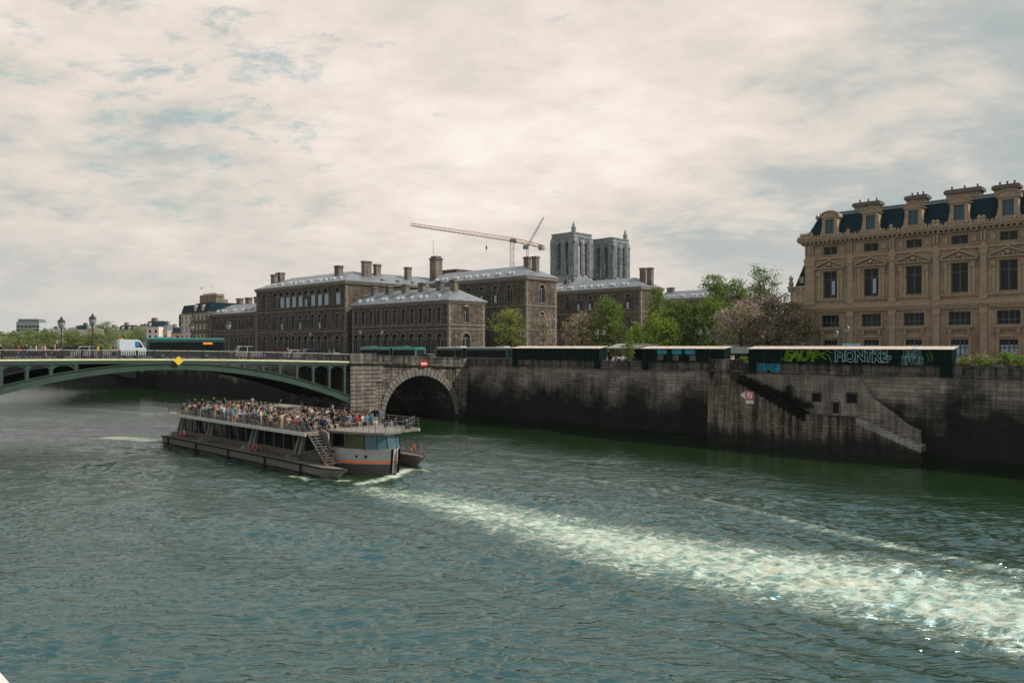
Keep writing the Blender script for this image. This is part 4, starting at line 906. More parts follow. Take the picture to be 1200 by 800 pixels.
# ---------------------------------------------------------------- cranes
def lattice(b, p, q, w0, w1, n, r_=.09, tri=False):
    p, q = Vector(p), Vector(q); d_ = (q - p).normalized(); a = Vector((0, 0, 1)) if abs(d_.z) < .9 else Vector((0, 1, 0)); sd_ = d_.cross(a).normalized(); upv = sd_.cross(d_)
    cs = [(-1, -1), (1, -1), (1, 1), (-1, 1)] if not tri else [(-1, -1), (1, -1), (0, 1)]
    rings = []
    for i in range(n + 1):
        c = p.lerp(q, i / n); w_ = (w0 + (w1 - w0) * i / n) / 2; rings.append([c + sd_ * w_ * cx + upv * w_ * cy for cx, cy in cs])
    for j in range(len(cs)): b.tube([rings[0][j], rings[-1][j]], r_, 4)
    for i in range(n):
        for j in range(len(cs)):
            k_ = (j + 1) % len(cs); A, B = (rings[i][j], rings[i + 1][k_]) if i % 2 else (rings[i][k_], rings[i + 1][j]); b.tube([A, B], r_ * .6, 3, cap=False)
M['crane'] = plain('crane_yellow_beige', (.28, .15, .09), .6); M['crane2'] = plain('crane_grey', (.16, .18, .20), .6)
base_ = Vector((0, 480, 0)); r = thing('tower_crane', 'beige lattice tower crane with a very long jib pointing left above the roofs', 'crane', base_)
zm = H + 124 * 480 / F
b = MB(); lattice(b, (0, 0, 20), (0, 0, zm), 2.4, 2.4, 26, .2); b.build('mast', M['crane'], r)
tip = Vector((-119 / F * 415, 415 - 480, H + 142 * 415 / F)); rt = Vector((35 / F * 512, 32, H + 116.5 * 512 / F)); dj = (tip - Vector((0, 0, zm))).normalized()
b = MB(); lattice(b, (0, 0, zm + .3), tip, 2.4, 1.4, 46, .14, True); b.build('jib', M['crane'], r)
b = MB(); lattice(b, (0, 0, zm + .3), rt, 2.3, 2.0, 10, .2, True); b.build('counter_jib', M['crane'], r)
b = MB(); b.T = Matrix.Translation(rt) @ Matrix.Rotation(math.atan2(rt.y, rt.x), 4, 'Z'); b.box(-2.6, 1.4, -1.3, 1.3, -2.6, .6); b.build('counterweight', M['crane2'], r)
b = MB(); b.box(-1.2, 1.2, -1.2, 1.2, zm - 1.4, zm + .6); b.box(.8, 2.8, -1.8, -.3, zm - 2.2, zm + .2); b.build('cab', M['crane2'], r)
hk = tip * .345 + Vector((0, 0, zm)) * .0; hk = Vector((0, 0, zm)).lerp(tip, .28)
b = MB(); b.tube([hk, hk - Vector((0, 0, 6))], .06, 3); b.T = Matrix.Translation(hk - Vector((0, 0, 7))); b.box(-.5, .5, -.4, .4, -1, 1); b.T = None; b.tube([hk - Vector((0, 0, 8)), hk - Vector((0, 0, 9.5))], .12, 4); b.build('hook', M['crane2'], r)
Yc = 470; r = thing('tower_crane', 'dark luffing crane with its short jib raised steeply, right of the beige crane', 'crane', (17 / F * Yc, Yc, 0))
z0 = H + 100 * Yc / F; z1 = H + 116 * Yc / F; z2 = H + 150 * Yc / F
b = MB(); lattice(b, (0, 0, 20), (.5, 0, z1), 1.3, 1.3, 24, .14); b.build('mast', M['crane2'], r)
b = MB(); lattice(b, (.5, 0, z1), (20 / F * Yc, 0, z2), 1.2, .6, 14, .13, True); b.build('jib', M['crane2'], r)
b = MB(); b.box(-2.2, 1.2, -1, 1, z1 - 1.5, z1 + .8); b.build('cab', M['crane2'], r)
# ---------------------------------------------------------------- street houses left of the hospital
M['haus'] = plain('street_house_stone', (.36, .31, .26), .85, var=.2, scale=.4); M['haus2'] = plain('white_render', (.50, .46, .42), .85, var=.12, scale=.5); M['brickp'] = plain('pink_brick', (.21, .155, .13), .9, var=.25)
v0 = 111.0; s1 = s_px(243.8, v0); s0 = s_px(226, v0)
c_ = [(s1 - s0) * (i + .5) / 4 for i in range(4)]
rw = [(c_, 1.2, z, z + 2.1, False) for z in (10.3, 13.5, 16.7, 19.9)]
hb, Lx, Wy = block('street_house', 'stone street house with black balconies and slate mansard beside the dark low wing', s0, s1, v0, v0 + 14, GZ, 23.0, 26, rw, [], [(13, .15, .15), (16.2, .15, .15), (22.8, .3, .35)], roof=False, mat='haus')
b = MB(); b.prism([(0, 23.1), (1.2, 26.2), (13, 26.2), (14, 23.1)], 'x', 0, Lx); b.build('roof', M['slate'], hb)
b = MB()
for z in (13.2, 16.4, 19.6): b.box(-.2, Lx + .2, -.6, -.55, z, z + .85)
for z in (13.2, 16.4, 19.6): b.box(-.2, Lx + .2, -.6, 0, z - .12, z)
b.build('balcony', M['iron'], hb)
b = MB()
for c in c_[::2]: b.box(c - .8, c + .8, .2, 1.6, 23.4, 25.6)
b.build('dormers', M['haus2'], hb); chimney(hb, Lx - 1.5, 4, 25, 28.6, 2.2, 2.4)
s1 = s0 - .1; s0 = s_px(211.5, v0)
c_ = [(s1 - s0) * (i + .5) / 3 for i in range(3)]
ha, Lx, Wy = block('street_house', 'tall white street house with a pinkish chimney wall at the far end of the quay', s0, s1, v0, v0 + 14, GZ, 23.0, 26, [(c_, 1.1, z, z + 2.0, False) for z in (10.3, 13.5, 16.7, 19.9)], [], [(22.6, .3, .3)], roof=False, mat='haus2')
b = MB(); b.prism([(0, 23.1), (1.0, 25.8), (13, 25.8), (14, 23.1)], 'x', .5, Lx); b.build('roof', M['slate'], ha)
b = MB(); b.prism([(.5, 23), (Lx + 7, 23), (Lx + 7, 27.6), (Lx + 4.4, 27.9), (Lx + 4.2, 29.6), (.5, 29.6)], 'y', 6.5, 9); b.build('chimney_wall', M['brickp'], ha)
b = MB()
for i in range(8): b.lathe((1 + i * 1.25, 7.7, 29.6), [(.22, 0), (.18, .7)], 6)
b.build('chimney_pots', M['brickp'], ha)
b = MB(); b.box(-.3, 0, -.4, 1.4, 18.5, 22.5); b.build('bay', M['slate'], ha)
# ---------------------------------------------------------------- city across the river
rnd = random.Random(11)
def far_house(label, x0, x1, Y, ytop, col, roofm, seed, flat=False):
    rr = random.Random(seed); X0, X1 = (x0 - 600) / F * Y, (x1 - 600) / F * Y; W = X1 - X0; zt = H + (HZ - ytop) * Y / F
    r = thing('town_house' if not flat else 'office_block', label, 'building', (X0, Y, 0)); ze = zt - (3.4 if not flat else .4)
    nw = max(2, int(W / 3.1)); c_ = [W * (i + .5) / nw for i in range(nw)]; rows = []
    z = 9.6
    while z + 2.6 < ze: rows.append((c_, 1.25 if not flat else W / nw * .8, z, z + 1.9, False)); z += 3.1
    b = MB(); facade(b, 0, W, 8, ze, rows, .3, 0); b.face([(0, 12, 8), (0, 0, 8), (0, 0, ze), (0, 12, ze)]); b.face([(W, 0, 8), (W, 12, 8), (W, 12, ze), (W, 0, ze)]); b.face([(W, 12, 8), (0, 12, 8), (0, 12, ze), (W, 12, ze)])
    b.box(.2, W - .2, .3, 11.8, 8.1, ze - .2, 1); b.build('wall', [col, M['pane']], r)
    if not flat:
        b = MB(); b.prism([(-.2, ze), (1.4, zt - .6), (6, zt), (10.6, zt - .6), (12.2, ze)], 'x', 0, W)
        b.build('roof', roofm, r)
        b = MB()
        for i in range(nw): 
            if rr.random() < .6: b.box(c_[i] - .6, c_[i] + .6, -.05, 1.5, ze + .3, ze + 2.1)
        if b.f: b.build('dormers', M['haus2'], r)
        for i in range(rr.choice((1, 2))):
            x = rr.uniform(.5, W - 2); b = MB(); b.box(x, x + rr.uniform(.8, 2.4), 3, 5.5, zt - 1, zt + rr.uniform(.8, 2.0)); b.build('chimney', M['brickp'], r)
    else:
        b = MB(); b.box(1, W - 1, 1, 11, zt - .4, zt + 2.2); b.box(-.4, W + .4, -.4, 12.4, ze, zt - .401); b.build('roof', M['zinc'], r)
    return r
names = ['grey roofed town house', 'pale town house', 'narrow town house with tall chimneys', 'dark roofed town house', 'broad town house']
spec = [(-12, 9, 620, 391), (9, 19, 640, 389), (47, 54, 600, 386), (54, 66, 600, 384.5), (66, 79, 610, 386.5), (79, 90, 590, 383), (90, 101, 580, 380.5), (101, 112, 575, 380), (112, 124, 590, 384), (124, 140, 560, 382.5), (140, 155, 540, 380.5), (155, 172, 520, 381.5), (172, 186, 420, 375.5), (186, 196, 425, 380), (196, 212, 430, 383)]
place = ['at the far left edge of the skyline', 'left of the glassy office block', 'right of the glassy office block', 'second right of the glassy office block', 'behind the first bridge lamp', 'between the two left bridge lamps', 'left of the second bridge lamp', 'behind the second bridge lamp', 'just right of the second bridge lamp', 'behind the round tree', 'above the white van', 'right of the white van, above the bus', 'tallest, above the bus', 'beside the tallest', 'beside the white street house']
for i, (a, c, Yd, yt) in enumerate(spec):
    far_house(names[i % 5] + ' on the far bank ' + place[i], a, c, Yd, yt, M['haus'] if i % 3 else M['haus2'], M['zinc'] if i % 2 else M['slate'], i)
M['teal_wall'] = plain('pale_teal_cladding', (.30, .36, .36), .6)
far_house('pale teal flat roofed office block on the far left skyline', 19, 46, 690, 376.5, M['teal_wall'], M['zinc'], 77, flat=True)

# ---------------------------------------------------------------- air
hm = bpy.data.materials.new('haze'); hm.use_nodes = True; hm.node_tree.nodes.clear()
pv = hm.node_tree.nodes.new('ShaderNodeVolumePrincipled'); ho = hm.node_tree.nodes.new('ShaderNodeOutputMaterial'); hm.node_tree.links.new(pv.outputs[0], ho.inputs['Volume'])
pv.inputs['Color'].default_value = (.75, .88, .95, 1); pv.inputs['Density'].default_value = .00005; pv.inputs['Anisotropy'].default_value = .3
b = MB(); b.box(-2600, 1200, -200, 2000, -3, 130); tag(b.build('haze', hm), None, None, None, 'stuff')
# ================================================================ TREES AND PLANTS
def leafmat(name, c, var=.45, tr=.25):
    m, t, b = base(name, .75); b.inputs['Specular IOR Level'].default_value = .25
    g_ = N(t, 'ShaderNodeNewGeometry'); hsv = ramp(t, g_.outputs['Random Per Island'], [(0, tuple(x * (1 - var) for x in c)), (.6, c), (1, tuple(min(1, x * (1 + var * 1.3)) for x in c))])
    t.links.new(hsv, b.inputs['Base Color'])
    tl_ = N(t, 'ShaderNodeBsdfTranslucent'); t.links.new(hsv, tl_.inputs[0]); mx = N(t, 'ShaderNodeMixShader'); mx.inputs[0].default_value = tr
    t.links.new(b.outputs[0], mx.inputs[1]); t.links.new(tl_.outputs[0], mx.inputs[2]); t.links.new(mx.outputs[0], t.nodes['Material Output'].inputs[0]); return m
M['lf_pale'] = leafmat('pale_leaves', (.16, .18, .045), .5, .35); M['lf_green'] = leafmat('fresh_leaves', (.11, .18, .03), .55, .45); M['lf_deep'] = leafmat('deep_leaves', (.06, .105, .028), .55, .4)
M['lf_purple'] = leafmat('purple_blossom', (.31, .245, .245), .45, .45); M['lf_brown'] = leafmat('bronze_young_leaves', (.34, .27, .15), .45, .5); M['lf_lime'] = leafmat('lime_leaves', (.20, .27, .035), .5, .35); M['lf_far'] = leafmat('willow_leaves', (.15, .195, .06), .3, .3)
def crown_mesh(name, mats, wts, blobs, nleaf, size, seed, zfrac=1.0):
    """leaf sized faces in clumps through ellipsoids (x, y, z, rx, ry, rz)"""
    g_ = np.random.default_rng(seed); vol = np.array([b_[3] * b_[4] * b_[5] for b_ in blobs]) ** .8; vol /= vol.sum()
    P = []
    nclump = max(12, nleaf // 26)
    for c in range(nclump):
        b_ = blobs[g_.choice(len(blobs), p=vol)]; d_ = g_.normal(size=3); d_ /= np.linalg.norm(d_); rr = g_.uniform(.25, 1.0) ** .45
        ctr = np.array(b_[:3]) + d_ * rr * np.array(b_[3:]); sp = size * g_.uniform(1.6, 3.6)
        n = int(nleaf / nclump * g_.uniform(.5, 1.5)); P.append((ctr + g_.normal(size=(n, 3)) * sp * np.array([1, 1, .6]), np.full(n, g_.choice(len(mats), p=wts))))
    C = np.concatenate([p[0] for p in P]); mi = np.concatenate([p[1] for p in P]); n = len(C)
    flip = g_.random(n) < .25; mi[flip] = g_.choice(len(mats), size=flip.sum(), p=wts)
    a = g_.normal(size=(n, 3)); a /= np.linalg.norm(a, axis=1)[:, None]; b2 = np.cross(a, g_.normal(size=(n, 3))); b2 /= np.linalg.norm(b2, axis=1)[:, None]
    s_ = size * g_.uniform(.5, 1.25, size=(n, 1)); V = np.stack([C - a * s_, C - b2 * s_ * .55, C + a * s_, C + b2 * s_ * .55], 1).reshape(-1, 3).astype(np.float32)
    me = bpy.data.meshes.new(name); me.vertices.add(4 * n); me.vertices.foreach_set('co', V.ravel()); me.loops.add(4 * n); me.loops.foreach_set('vertex_index', np.arange(4 * n, dtype=np.int32))
    me.polygons.add(n); me.polygons.foreach_set('loop_start', np.arange(0, 4 * n, 4, dtype=np.int32)); me.polygons.foreach_set('loop_total', np.full(n, 4, np.int32)); me.polygons.foreach_set('material_index', mi.astype(np.int32))
    for m_ in mats: me.materials.append(m_)
    me.update(calc_edges=True); return me
def tree(name, label, cat, loc, h, rad, kind, seed, trunk_h=None, group=None, nleaf=5200, size=.17):
    g_ = random.Random(seed); th_ = trunk_h if trunk_h is not None else h * .3
    r = thing(name, label, cat, loc, g_.uniform(0, 6.28), group)
    b = MB(); tr = .05 + h * .014; tip = (g_.uniform(-.3, .3), g_.uniform(-.3, .3), h * .82)
    b.tube([(0, 0, -.2), (g_.uniform(-.1, .1), g_.uniform(-.1, .1), th_), tip], [tr * 1.2, tr, tr * .25], 7)
    blobs = []
    nb = 9 if kind != 'column' else 6
    for i in range(nb):
        a = i * 2.4 + g_.uniform(-.4, .4); f = (i + .5) / nb; z = th_ + (h - th_) * (f * .85 + .05)
        if kind == 'column': q = rad * (1.0 - .72 * f) * g_.uniform(.8, 1.1); o = q * .35; e = (q * .8, q * .8, (h - th_) / nb * 1.15)
        elif kind == 'round': q = rad * math.sqrt(max(.1, 1 - (2 * f - .85) ** 2)); o = q * .58 * g_.uniform(.7, 1.15); e = (rad * .46, rad * .46, (h - th_) * .20)
        else: q = rad * (1 - .35 * abs(2 * f - .8)); o = q * .66 * g_.uniform(.5, 1.2); e = (rad * .42 * g_.uniform(.7, 1.3), rad * .42 * g_.uniform(.7, 1.3), (h - th_) * .15 * g_.uniform(.8, 1.5))
        c = (o * math.cos(a), o * math.sin(a), z); blobs.append((*c, *e))
        s_ = th_ + (z - th_) * .35; b.tube([(0, 0, s_), (c[0] * .5, c[1] * .5, (s_ + z) / 2 + .1), c], [tr * .45, tr * .28, tr * .08], 5)
        for k_ in range(3): b.tube([(c[0] * .6, c[1] * .6, (s_ + z) / 2 + .2), (c[0] + g_.uniform(-1, 1) * e[0], c[1] + g_.uniform(-1, 1) * e[1], z + g_.uniform(-.5, 1) * e[2])], [tr * .16, tr * .05], 4)
    blobs.append((tip[0], tip[1], h * .86, rad * .28, rad * .28, h * .10))
    b.build('trunk', M['bark'], r)
    pal = {'pale': ([M['lf_pale'], M['lf_lime']], [.75, .25]), 'green': ([M['lf_green'], M['lf_pale']], [.8, .2]), 'deep': ([M['lf_deep'], M['lf_green']], [.6, .4]), 'purple': ([M['lf_purple'], M['lf_brown'], M['lf_pale']], [.58, .3, .12]), 'bronze': ([M['lf_brown'], M['lf_purple'], M['lf_pale']], [.5, .22, .28]), 'lime': ([M['lf_lime'], M['lf_green']], [.6, .4]), 'far': ([M['lf_far']], [1.0])}[group_pal]
    put('crown', crown_mesh('crown', pal[0], pal[1], blobs, nleaf, size, seed), r); return r
def quay_tree(name, label, px, py, v, wpx, kind, pal, seed, th=None, nleaf=5200, size=.17, zb=GZ):
    global group_pal; group_pal = pal
    s_ = s_px(px, v); d_ = depth(s_, v); h = H + (HZ - py) * d_ / F - zb; p = L(s_, v, zb)
    return tree(name, label, 'tree', p, h, wpx / 2 * d_ / F, kind, seed, th, None, nleaf, size)
quay_tree('street_tree', 'pale yellow green tree in front of the stone hospital wings left of the long boxes', 598, 360, 103, 50, 'loose', 'pale', 1, 2.6, 4200)
quay_tree('paulownia_tree', 'thin purple blossoming tree between the pale green tree and the second wing', 636, 367, 104, 40, 'loose', 'purple', 2, 2.5, 2100, .15)
quay_tree('paulownia_tree', 'purple blossoming tree behind the leftmost dark green box', 682, 366, 104, 52, 'loose', 'bronze', 3, 2.2, 3600, .16)
quay_tree('street_tree', 'dense fresh green tree right of the purple tree, behind the leftmost box', 713, 350, 106, 44, 'round', 'green', 4, 1.5, 7500)
quay_tree('street_tree', 'small young lime green tree in the gap between the boxes', 736, 396, 93.5, 15, 'round', 'green', 5, .9, 900, .13)
quay_tree('street_tree', 'tall narrow green tree behind the small market roofs', 770, 334, 112, 50, 'column', 'green', 6, 1.2, 10000)
quay_tree('street_tree', 'bright green bushy tree below the tall narrow one', 767, 367, 104, 34, 'column', 'lime', 7, .8, 4200)
quay_tree('street_tree', 'green tree between the two narrow trees behind the middle box', 796, 352, 116, 54, 'round', 'green', 8, 1.0, 9500)
quay_tree('street_tree', 'broad fresh green tree right of the dark narrow one, behind the stone pier', 832, 350, 110, 56, 'round', 'green', 21, 1.0, 9500)
quay_tree('street_tree', 'bright yellow green tree between the narrow dark tree and the market roofs', 783, 372, 103, 34, 'round', 'lime', 22, .8, 4500)
quay_tree('street_tree', 'dark narrow green tree behind the middle box', 815, 351, 106, 40, 'column', 'deep', 9, 1.2, 7500)
quay_tree('street_tree', 'tall loose tree with feathery top behind the middle box and purple trees', 843, 321, 122, 54, 'loose', 'green', 10, 2.0, 9500)
quay_tree('street_tree', 'slim tree top rising between the two tallest trees', 867, 326, 124, 36, 'loose', 'green', 12, 2.0, 5500)
quay_tree('street_tree', 'tallest airy tree, rising above the purple blossoming trees', 896, 309, 118, 52, 'loose', 'green', 13, 2.5, 8000)
quay_tree('paulownia_tree', 'broad purple blossoming tree in front of the tallest trees', 868, 352, 100, 74, 'loose', 'purple', 14, 3.0, 6500)
quay_tree('paulownia_tree', 'large purple blossoming tree behind the left end of the graffiti box', 900, 341, 104, 70, 'loose', 'purple', 15, 3.2, 7000)
quay_tree('paulownia_tree', 'bronze leaved tree beside the left corner of the tan building', 927, 352, 107, 52, 'loose', 'bronze', 16, 3.0, 7500)
quay_tree('street_tree', 'bright green understorey tree beneath the purple trees', 905, 376, 112, 60, 'round', 'lime', 17, .8, 4500)
quay_tree('street_tree', 'low green tree beneath the left purple tree beside the dark one', 840, 380, 114, 44, 'round', 'green', 18, .6, 4500)
quay_tree('street_tree', 'low yellow green tree behind the small market roofs', 748, 378, 116, 36, 'round', 'lime', 19, .6, 3600)
quay_tree('street_tree', 'low dark tree at the foot of the tan building corner', 936, 384, 118, 40, 'round', 'deep', 20, .6, 4500)
# willows and planes along the far bank
far_t = [(-8, 383, 60, 'round'), (18, 386, 34, 'round'), (30, 381, 52, 'big'), (52, 389, 30, 'round'), (62, 383, 42, 'big'), (84, 382, 40, 'round'), (124, 371, 48, 'big'), (113, 386, 26, 'round'), (150, 386, 30, 'round'), (162, 378, 42, 'round'), (186, 380, 40, 'round'), (203, 386, 24, 'round'), (96, 392, 22, 'round')]
places = ['at the left edge', 'behind the walkers on the bridge', 'below the glassy office block', 'small, between two bigger ones', 'left of the first lamp', 'between the two left lamps', 'tallest round one, right of the second lamp', 'small, right behind the second lamp', 'small, above the left end of the white van', 'above the white van', 'above the front of the bus', 'above the middle of the bus', 'lowest, left of the second lamp']
for i, ((px, py, wpx, kd), plc) in enumerate(zip(far_t, places)):
    Yd = 452 + (i * 7) % 24; h = (H + (HZ - py) * Yd / F - 8.0) * .84; group_pal = 'far'
    tree('riverside_tree', 'pale green tree on the far bank ' + plc, 'tree', ((px - 600) / F * Yd, Yd, 8.0), h, wpx / 2 * Yd / F * .95, 'round', 40 + i, .8, 'trees on the far bank', 5200, .42)
def bush(label, px, py0, py1, v, wpx, pal, seed, n=900, zb=None, size=.10, name='shrub'):
    s_ = s_px(px, v); d_ = depth(s_, v); zt = H + (HZ - py0) * d_ / F; z0 = zb if zb is not None else H + (HZ - py1) * d_ / F; w_ = wpx / 2 * d_ / F
    r = thing(name, label, 'plant', L(s_, v, z0)); g_ = random.Random(seed); b = MB()
    for i in range(7): a = i * .9; b.tube([(0, 0, 0), (w_ * .7 * math.cos(a), .3 * math.sin(a), (zt - z0) * g_.uniform(.5, .9))], [.03, .01], 4)
    b.build('stem', M['bark'], r)
    bl_ = [(g_.uniform(-.7, .7) * w_, g_.uniform(-.3, .3), (zt - z0) * g_.uniform(.3, .75), w_ * .38, .4, (zt - z0) * .26) for i in range(5)]
    pl_ = {'lime': ([M['lf_lime'], M['lf_green']], [.55, .45]), 'pale': ([M['lf_pale'], M['lf_brown'], M['lf_lime']], [.5, .2, .3]), 'deep': ([M['lf_deep'], M['moss']], [.6, .4])}[pal]
    put('leaves', crown_mesh('leaves', pl_[0], pl_[1], bl_, n, size, seed), r); return r
bush('pale green shrub in a planter just right of the graffiti box', 1137, 417, 431, 88.9, 26, 'pale', 1)
bush('olive shrub in a planter, second from the graffiti box', 1156, 419, 431, 88.9, 22, 'lime', 2)
bush('yellowish shrub in the third planter from the graffiti box', 1171, 416, 431, 88.9, 22, 'pale', 3)
bush('bright lime shrub in a planter near the right edge of the wall', 1184, 413, 431, 88.9, 22, 'lime', 4)
bush('low shrub in the last planter at the right picture edge', 1201, 415, 431, 88.9, 24, 'lime', 5)
bush('thin tall weed between the shrubs right of the graffiti box', 1147, 411, 431, 89.2, 6, 'pale', 6, 160)
bush('bright lime bush growing behind the stone pier beside the graffiti box', 871, 414, 428, 89.0, 12, 'lime', 7, 500, size=.08)
bush('small yellow green weed sprouting from the wall top below the blue tag', 887, 441, 449, V0 - .5, 10, 'lime', 8, 220, size=.09, name='wall_weed')
b = MB()
r = thing('planter_trough', 'long dark trough with railing holding shrubs at the right end of the wall', 'planter', L(s_px(1119, 88.9), 88.75, 9.9), ANG)
b.box(0, 14, -.35, .45, .002, .28); b.build('trough', M['quay_top'], r); b = MB(); b.tube([(0, -.3, .95), (14, -.3, .95)], .025, 5); b.tube([(0, -.3, .6), (14, -.3, .6)], .02, 5)
for i in range(8): b.tube([(i * 2, -.3, .28), (i * 2, -.3, .97)], .025, 5)
b.build('rail', M['frame_dark'], r)
# ivy and moss hanging on the upper flight
mv = [((872 + 9 * i, 446 + 3.6 * i), (10 + (i % 3) * 3, 6 + (i % 2) * 5)) for i in range(9)] + [((925, 458), (8, 12)), ((921, 468), (9, 16)), ((868, 444), (5, 9))]
bl_ = []
r = thing('wall_ivy', 'dark ivy and moss spilling over the upper stone steps of the embankment', 'plant', (0, 0, 0), ANG)
for (x, y), (w_, h_) in mv:
    s_ = s_px(x, VB - .1); d_ = depth(s_, VB); bl_.append((s_, VB - .08, H + (HZ - y) * d_ / F, w_ / 2 * d_ / F, .10, h_ / 2 * d_ / F))
M['ivy'] = leafmat('ivy_leaves', (.018, .026, .014), .5, .1)
put('leaves', crown_mesh('leaves', [M['ivy'], M['moss']], [.6, .4], bl_, 9000, .09, 3), r)
# ================================================================ BOOKSELLER BOXES, MARKET
def booth(label, x0, x1, yt, roof_y=404.5, panels=5, s_extra=0):
    va = V0 - .35; s0, s1 = s_px(x0, va), s_px(x1, va); W = s1 - s0; r = thing('bookseller_box', label, 'kiosk box', L(s0, va, 9.905), ANG, 'dark green boxes along the parapet')
    zt = 1.78
    b = MB(); b.box(0, W, .02, 1.6, .0, zt, 0)
    b.box(.02, W - .02, 1.0, 1.5, -.78, -.0, 0)
    b.build('body', M['green_box'], r)
    n = max(2, round(W / 2.1)); b = MB()
    for i in range(n): q_ = .018 * math.sin(i * 2.3 + x0); b.box(W * i / n + .05, W * (i + 1) / n - .05, -.035 + q_, .018, .06 + abs(q_), zt - .13 - abs(q_) * 2)
    b.build('shutters', M['green_box'], r)
    b = MB()
    for i in range(n): b.box(W * (i + .5) / n - .12, W * (i + .5) / n + .12, -.06, -.032, .2, .26); b.box(W * i / n - .02, W * i / n + .02, -.05, -.031, .1, zt - .2)
    b.build('hinges_and_hasps', M['iron'], r)
    b = MB(); b.prism([(-.30, zt - .10), (1.75, zt + .20), (1.75, zt + .26), (-.30, zt - .04)], 'x', -.15, W + .15); b.build('roof', M['box_roof'], r)
    for a, c in ((0.0, .9), (W - 1.1, W)):
        b = MB(); b.box(a, c, -.14, .0, -1.15, zt - .02); b.build('end_cabinet', M['green_box'], r)
    return r, W, s0
bx1, W1, S1 = booth('plain dark green bookseller box without graffiti, leftmost on the parapet', 601, 703, 404)
bx2, W2, S2 = booth('middle dark green bookseller box with three blue painted ovals', 753, 849, 405)
bx3, W3, S3 = booth('long dark green bookseller box covered in graffiti in front of the tan building', 878, 1116, 406)
M['tag_white'] = plain('spray_white', (.19, .31, .34), .6, var=.5, scale=4); M['tag_green'] = plain('spray_lime', (.17, .29, .02), .6, var=.5, scale=4); M['tag_blue'] = plain('spray_blue', (.02, .20, .32), .6, var=.3); M['oval_blue'] = plain('painted_blue', (.04, .20, .28), .6, var=.2)
def lettering(name, text, size, mat, parent, loc, bevel, sx=1.0, off=0.0, shear=0.0, fill=False):
    cu = bpy.data.curves.new(name, 'FONT'); cu.body = text; cu.size = size; cu.fill_mode = 'BOTH' if fill else 'NONE'; cu.bevel_depth = bevel; cu.offset = off; cu.shear = shear; cu.resolution_u = 3; cu.space_character = .86; cu.align_x = 'CENTER'; cu.align_y = 'CENTER'; cu.space_line = .72
    if fill: cu.extrude = .006
    o = bpy.data.objects.new('tmp', cu); COL.objects.link(o); dg = bpy.context.evaluated_depsgraph_get(); me = bpy.data.meshes.new_from_object(o.evaluated_get(dg)); bpy.data.objects.remove(o)
    for v_ in me.vertices: a_, c_ = v_.co.x, v_.co.y; v_.co.x += .025 * size * math.sin(c_ * 6 / size + a_ * 1.3); v_.co.y += .03 * size * math.sin(a_ * 4.1 / size + 1) + .012 * size * math.sin(a_ * 13 / size)
    me.materials.clear(); me.materials.append(M[mat]); q = put(name, me, parent, loc); q.rotation_euler = (R(90), 0, 0); q.scale = (sx, 1, 1); return q
va = V0 - .35
def bx(x): return s_px(x, va) - S3
lettering('graffiti', 'MONTKE-', 1.75, 'tag_white', bx3, (bx(1011), -.10, .90), .05, (bx(1044) - bx(979)) / 7.0, .075)
lettering('graffiti', 'BLSH\nEFTUS', 1.12, 'tag_white', bx3, (bx(1069.5), -.10, .88), .028, (bx(1085) - bx(1055)) / 3.3, .05)
lettering('graffiti', 'EAUT', 1.9, 'tag_green', bx3, (bx(938), -.10, .95), .05, (bx(962) - bx(915)) / 5.2, .03, .2)
b = MB(); g_ = random.Random(4)
for i in range(6): 
    x = bx(922 + i * 9); b.tube([(x - .6, -.10, g_.uniform(.3, .8)), (x + .2, -.10, g_.uniform(1.2, 1.6)), (x + .9, -.10, g_.uniform(.3, 1.5))], .035, 4)
b.tube([(bx(950), -.10, 1.2), (bx(966), -.10, 1.3), (bx(972), -.10, .9), (bx(975), -.10, .15)], .04, 4); b.tube([(bx(950), -.10, .9), (bx(962), -.10, 1.1), (bx(969), -.10, .5)], .04, 4)
b.build('graffiti_strokes', M['tag_green'], bx3)
b = MB(); g_ = random.Random(6)
for i in range(10): 
    x = W3 - 2.4 + g_.uniform(0, .7); b.tube([(x, -.17, g_.uniform(0, 1.7)), (x + g_.uniform(-.3, .3), -.17, g_.uniform(0, 1.7))], .03, 4)
b.build('paint_smears', plain('dull_spray', (.05, .12, .02), .6), bx3)
s_ = s_px(901, V0 - .1); tg = lettering('graffiti', 'BNE', 1.25, 'tag_blue', quay, (s_, V0 - .20, 9.40), .07, 1.3, .05)
b = MB()
for px in (776, 793.5, 808.5):
    c = s_px(px, va) - S2
    for dx in (-.42, 0, .42): b.T = Matrix.Translation((c + dx, -.05, 1.3)); b.prism([(.38 * math.cos(i * math.pi / 6), .34 * math.sin(i * math.pi / 6)) for i in range(12)], 'y', -.012 - .004 * (dx + 1), 0)
b.T = None; b.build('painted_ovals', M['oval_blue'], bx2)
b = MB(); c = s_px(787, va) - S2
for i, px in enumerate((774, 792, 812)): c = s_px(px, va) - S2; b.box(c - .45, c + .45, -.045, -.032, .15, .85)
b.build('faded_posters', plain('faded_poster', (.09, .09, .085), .8, var=.4), bx2)
M['roof_pale'] = plain('pale_market_roof', (.24, .24, .23), .7, var=.2)
